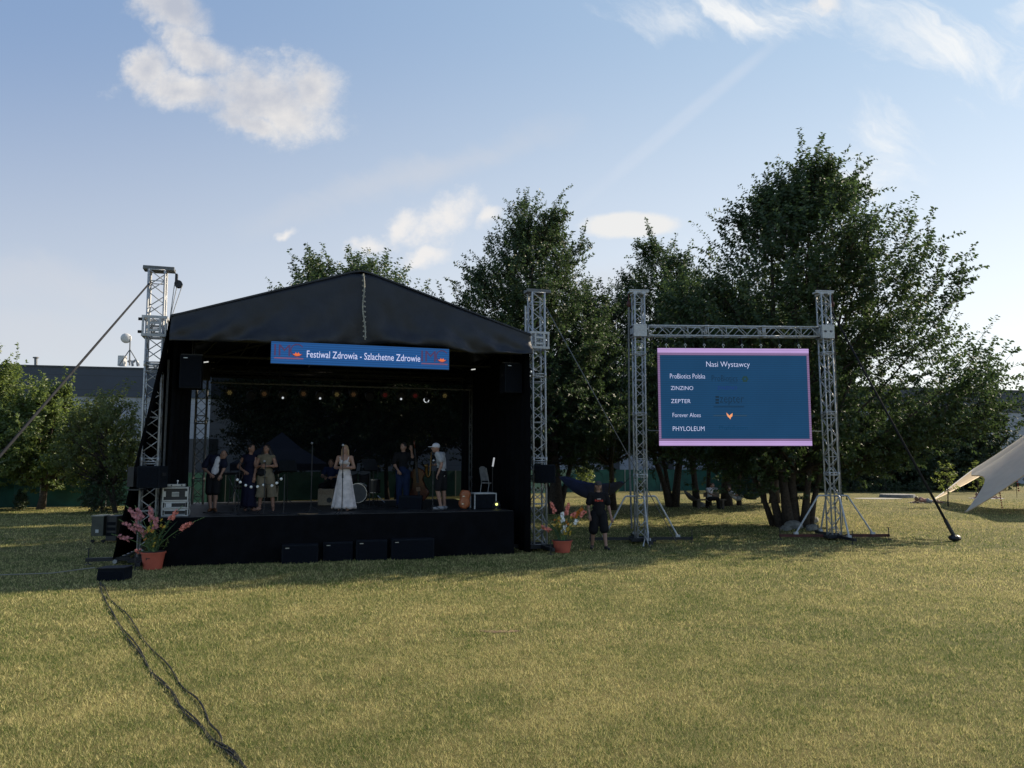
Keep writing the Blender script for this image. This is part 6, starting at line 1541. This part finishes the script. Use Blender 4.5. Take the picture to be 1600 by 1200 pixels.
SJ = dict(pelvis=(0, 0, .50), waist=(.02, 0, .66), chest=(.05, 0, .86), neck=(.09, 0, 1.02), head=(.12, 0, 1.14), shL=(-.10, -.06, .97), shR=(.20, .06, .97), elL=(.0, -.15, .74), wrL=(.22, -.2, .66), elR=(.28, .1, .74), wrR=(.36, 0, .66), hipL=(-.02, -.1, .48), hipR=(.04, .1, .48), knL=(.42, -.12, .50), knR=(.44, .12, .50), anL=(.46, -.12, .08), anR=(.48, .12, .08))
sit('person in a white t-shirt sitting hunched on the far bench', f, 60, SJ, [('shirt', K_WHT, dict(g=.01)), ('trousers', K_BLK)], ('short', H_BRN))
f = V3(at(1121, 780, YB).x, YB+.5, 0); sit('person in a grey top sitting on the far bench, right of the white t-shirt', f, -20, {k: V3(-q[0]*.8, q[1], q[2]) for k, q in SJ.items()} | {}, [('shirt', K_GRY, {}), ('trousers', K_BLK)], ('long', H_BRN))
f = V3(at(1148, 780, YB).x, YB, 0)
LJ = dict(pelvis=(.15, 0, .50), waist=(.0, 0, .56), chest=(-.14, 0, .72), neck=(-.24, 0, .88), head=(-.29, 0, 1.0), shL=(-.2, -.17, .82), shR=(-.2, .17, .82), elL=(0, -.22, .66), wrL=(.2, -.12, .70), elR=(0, .22, .66), wrR=(.2, .12, .70), hipL=(.18, -.09, .5), hipR=(.18, .09, .5), knL=(.48, -.09, .78), knR=(.55, .09, .70), anL=(.78, -.09, .55), anR=(.9, .09, .52))
sit('person in a white top reclining in the teal hammock', f, 80, LJ, [('shirt', K_WHT, {}), ('trousers', K_GRY)], ('short', H_BRN))
o = V3(at(1112, 790, YB).x, YB+.2, 0); e = thing('park_bench', 'rough wooden bench under the dark trees', 'bench', o)
b = MB(); b.M = frame(o); b.box((0, 0, .43), (1.5, .36, .06)); b.build('seat', mat('weathered_wood', (.13, .11, .09), .9, 0, .3, 9), e); b = MB(); b.M = frame(o); b.box((0, -.2, .68), (.8, .04, .22)); b.build('backrest', MATS['weathered_wood'], e)
for x in (-.6, .6):
    b = MB(); b.M = frame(o); b.box((x, 0, .2), (.09, .3, .4)); b.build('leg', MATS['weathered_wood'], e)
for px, py, s, lb in ((1094, 792, .3, 'pale backpack-sized boulder at the foot of the bench trees'), (1240, 826, .34, 'pale boulder at the foot of the big cherry'), (1262, 818, .42, 'larger pale boulder right of the big cherry stems'), (1270, 829, .25, 'small stone beside the right screen tower foot'), (1228, 829, .2, 'small stone left of the big cherry stems')):
    o = gr(px, py); rnd = random.Random(px); e = thing('boulder', lb, 'stone', o); b = MB(); b.ell(o+V3(0, 0, s*.32), (s, s*.7, s*.5), 10, 7); b.v = [tuple(Vector(p)+V3(*(rnd.uniform(-.03, .03) for _ in range(3)))) for p in b.v]; b.build('rock', mat('rock', (.16, .155, .14), .9, 0, .3, 6, .5), e)
# round stone slab and ring in the far lawn
o = gr(1402, 777); e = thing('stone_slab', 'low round stone platform in the far lawn', 'stone platform', o); b = MB(); b.M = frame(o); b.tube([(0, 0, 0), (0, 0, .20)], [1.1, 1.05], 28); b.build('drum', mat('slab_stone', (.17, .17, .165), .9, 0, .2, 4, .3), e)
o = gr(1372, 779); b = MB(); b.M = frame(o+V3(0, 0, .01)); b.add([(1.5*math.cos(t), .9*math.sin(t), 0) for t in [i*.314 for i in range(20)]], [tuple(range(20))]); pv = b.build('paving', mat('pale_gravel', (.26, .25, .22), .95, 0, .2, 8), recalc=False); tag(pv, kind='structure')
# far seated person
f = gr(1347, 765.5); f.z = 0
person('lone person lounging on a low chair by the dark hedge', f, 1.65, J={k: V3(q[0]-.2, q[1], q[2]*.9) for k, q in LJ.items()}, face=80, torso=80, wear=[('shirt', K_WHT, {}), ('shorts', K_BLK, {})], hair=('short', H_BRN), v=.025, hands=False, shoes=K_WHT)
e = thing('lounge_chair', 'dark low lounge chair under the lone seated person', 'chair', f); b = MB(); b.M = frame(f); b.prism([(-.55, -.28, .72), (-.50, -.28, .74), (-.12, -.28, .32), (.35, -.28, .36), (.35, -.28, .32), (-.14, -.28, .26)], .56); b.build('sling', K_BLK, e)
for y in (-.28, .28):
    b = MB(); b.M = frame(f); b.tube([(-.45, y, .0), (.1, y, .32), (.4, y, .02)], .014, 5); b.build('leg', M_ALUD, e)
# sunbathers
def lying(px, py, L, label, top, bottom, hair, towel, sc_=1.0):
    f = gr(px, py); H = 1.6
    J = dict(pelvis=(.1, 0, .12), waist=(-.05, 0, .13), chest=(-.25, 0, .18), neck=(-.42, 0, .22), head=(-.55, 0, .26), shL=(-.36, -.16, .18), shR=(-.36, .16, .18), elL=(-.55, -.22, .06), wrL=(-.75, -.15, .05), elR=(-.55, .22, .06), wrR=(-.75, .15, .05), hipL=(.12, -.09, .11), hipR=(.12, .09, .11), knL=(.5, -.1, .10), knR=(.5, .1, .10), anL=(.88, -.1, .07), anR=(.88, .1, .07))
    person(label, f, H, J=J, face=-90, torso=0, feet={'L': V3(1, 0, -.2), 'R': V3(1, 0, -.2)}, wear=[('shirt', top, dict(sleeve=.3)), ('shorts', bottom, dict(len=.3))], hair=('short', hair), v=.02, hands=False, skin=M_SKIN)
    e = thing('towel', 'towel spread under the '+label, 'towel', f); b = MB(); b.M = frame(f+V3(.1, 0, .012)); n = 12; vs = []
    for k in range(n+1):
        for s in (-1, 1): vs.append((-1.0+2.0*k/n, s*.45, .008+.012*math.sin(k*1.9+s)))
    b.add(vs, [(k*2, k*2+2, k*2+3, k*2+1) for k in range(n)]); b.build('cloth', towel, e, recalc=False)
lying(1447, 786, 1.6, 'sunbather lying on the grass behind the guy pole', cloth('pink_cloth', (.35, .2, .18)), K_GRY, H_BRN, cloth('dull_towel', (.12, .13, .10)))
lying(1540, 779, 1.6, 'sunbather lying on a white towel under the star tent', cloth('red_cloth', (.3, .05, .04)), K_WHT, H_BRN, K_WHT)

# ---------------------------------------------------------------- star tent
TA, TB = gr(1458, 781), gr(1508, 802)
tc_ = V3(30.0, 37.0, 0); tent = thing('star_tent', 'white pointed star tent with a tan lining, reaching in from the right', 'tent', tc_)
def tz(r, Rm): return 5.9*math.exp(-r/3.4)
legs = [math.atan2(TA.y-tc_.y, TA.x-tc_.x), math.atan2(TB.y-tc_.y, TB.x-tc_.x)]
lens_ = [(TA-tc_).length, (TB-tc_).length]
angs = sorted([(legs[0] % 6.2832, lens_[0]), (legs[1] % 6.2832, lens_[1]), ((legs[0]-1.25) % 6.2832, 10.3), ((legs[1]+1.2) % 6.2832, 10.3), (5.75, 10)])
def adiff(a, g): return abs((a-g+math.pi) % (2*math.pi)-math.pi)
def star_R(a):
    g, L = min(angs, key=lambda q: adiff(a, q[0])); d = min(adiff(a, g)/R(40), 1)
    V = 6.9 if legs[0] % 6.2832 < a % 6.2832 < legs[1] % 6.2832 else 5.0
    return V+(L-V)*(1-d)**5.2
NR = 30; vs = []; fs = []
aa = [k*2*math.pi/300 for k in range(300)]
for (g, L) in angs:
    for d in (-.018, -.012, -.006, -.002, 0, .002, .006, .012, .018): aa.append((g+d) % (2*math.pi))
aa = sorted(aa); NA = len(aa)
for a in aa:
    Rr = star_R(a); ws = [(1/(adiff(a, g)+.08)**2, L) for g, L in angs]; L_ = sum(w*L for w, L in ws)/sum(w for w, L in ws)
    L_ = max(L_, Rr)
    for i in range(NR+1):
        r = .05+(Rr-.05)*i/NR; w = min(min(adiff(a, g) for g, L in angs)/R(40), 1); vs.append(tc_+V3(r*math.cos(a), r*math.sin(a), max(7.4*max(1-r/L_, 0)**1.12, .0)*(1-(.30 if legs[0] % 6.2832 < a < legs[1] % 6.2832 else .0)*w**.7*(i/NR)**1.5)+.06))
for k in range(NA):
    k2 = (k+1) % NA
    for i in range(NR): p = k*(NR+1)+i; q = k2*(NR+1)+i; fs.append((p, q, q+1, p+1))
def tent_mat(nm, c, tl=.6): 
    m = bpy.data.materials.new(nm); m.use_nodes = True; t = NT(m.node_tree); t.n.clear(); tcx = t.node('ShaderNodeTexCoord').outputs['Object']
    cc = t.mix(t.ss(t.noise(tcx, 2.5, 4), .3, .7), tuple(x*.93 for x in c), c)
    d = t.node('ShaderNodeBsdfDiffuse', {0: cc}); tr = t.node('ShaderNodeBsdfTranslucent', {0: cc}); a = t.node('ShaderNodeMixShader', {0: tl, 1: d.outputs[0], 2: tr.outputs[0]}); t.node('ShaderNodeOutputMaterial', {0: a}); return m
b = MB(); b.add(vs, fs); b.build('membrane', tent_mat('tent_white', (.92, .92, .91)), tent, smooth=True, recalc=False)
b = MB(); b.add([p-V3(0, 0, .05) for p in vs], fs); b.build('lining', tent_mat('tent_tan', (.85, .72, .55), .85), tent, smooth=True, recalc=False)
b = MB(); b.cyl(tc_, tc_+V3(0, 0, 7.5), .06, 10); b.build('mast', M_ALU, tent, smooth=True)
for k, T in enumerate((TA, TB)):
    b = MB(); b.cyl(T, T+V3(0, 0, .14), .02, 6); b.build('peg', M_ALUD, tent)
# red hanging flower garlands
for i, (px, py, n, lb) in enumerate(((1588, 739, 1, 'red flower garland hanging in the star tent mouth'), (1562, 765, 0, 'thin string of red beads left of the garland'))):
    Y = 37.0; o = at(px, py, Y); e = thing('flower_garland', lb, 'garland', o); b = MB(); b.tube([o+V3(0, 0, .5), at(px+1, 778, Y)], .012, 4); b.build('string', M_RUB, e)
    rnd = random.Random(i); b = MB()
    if n:
        for k in range(12): b.ell(o+V3(rnd.uniform(-.14, .14), rnd.uniform(-.1, .1), rnd.uniform(-.14, .14)), (.09, .09, .09), 8, 6)
        vox('blossom', b, mat('red_petals', (.32, .02, .03), .7), e, .03, 0); b = MB()
    for k in range(7): b.ell(o+V3(.01*k, 0, -.18-.11*k), (.035, .035, .04), 6, 5)
    b.build('beads', mat('red_petals', (.32, .02, .03), .7), e)
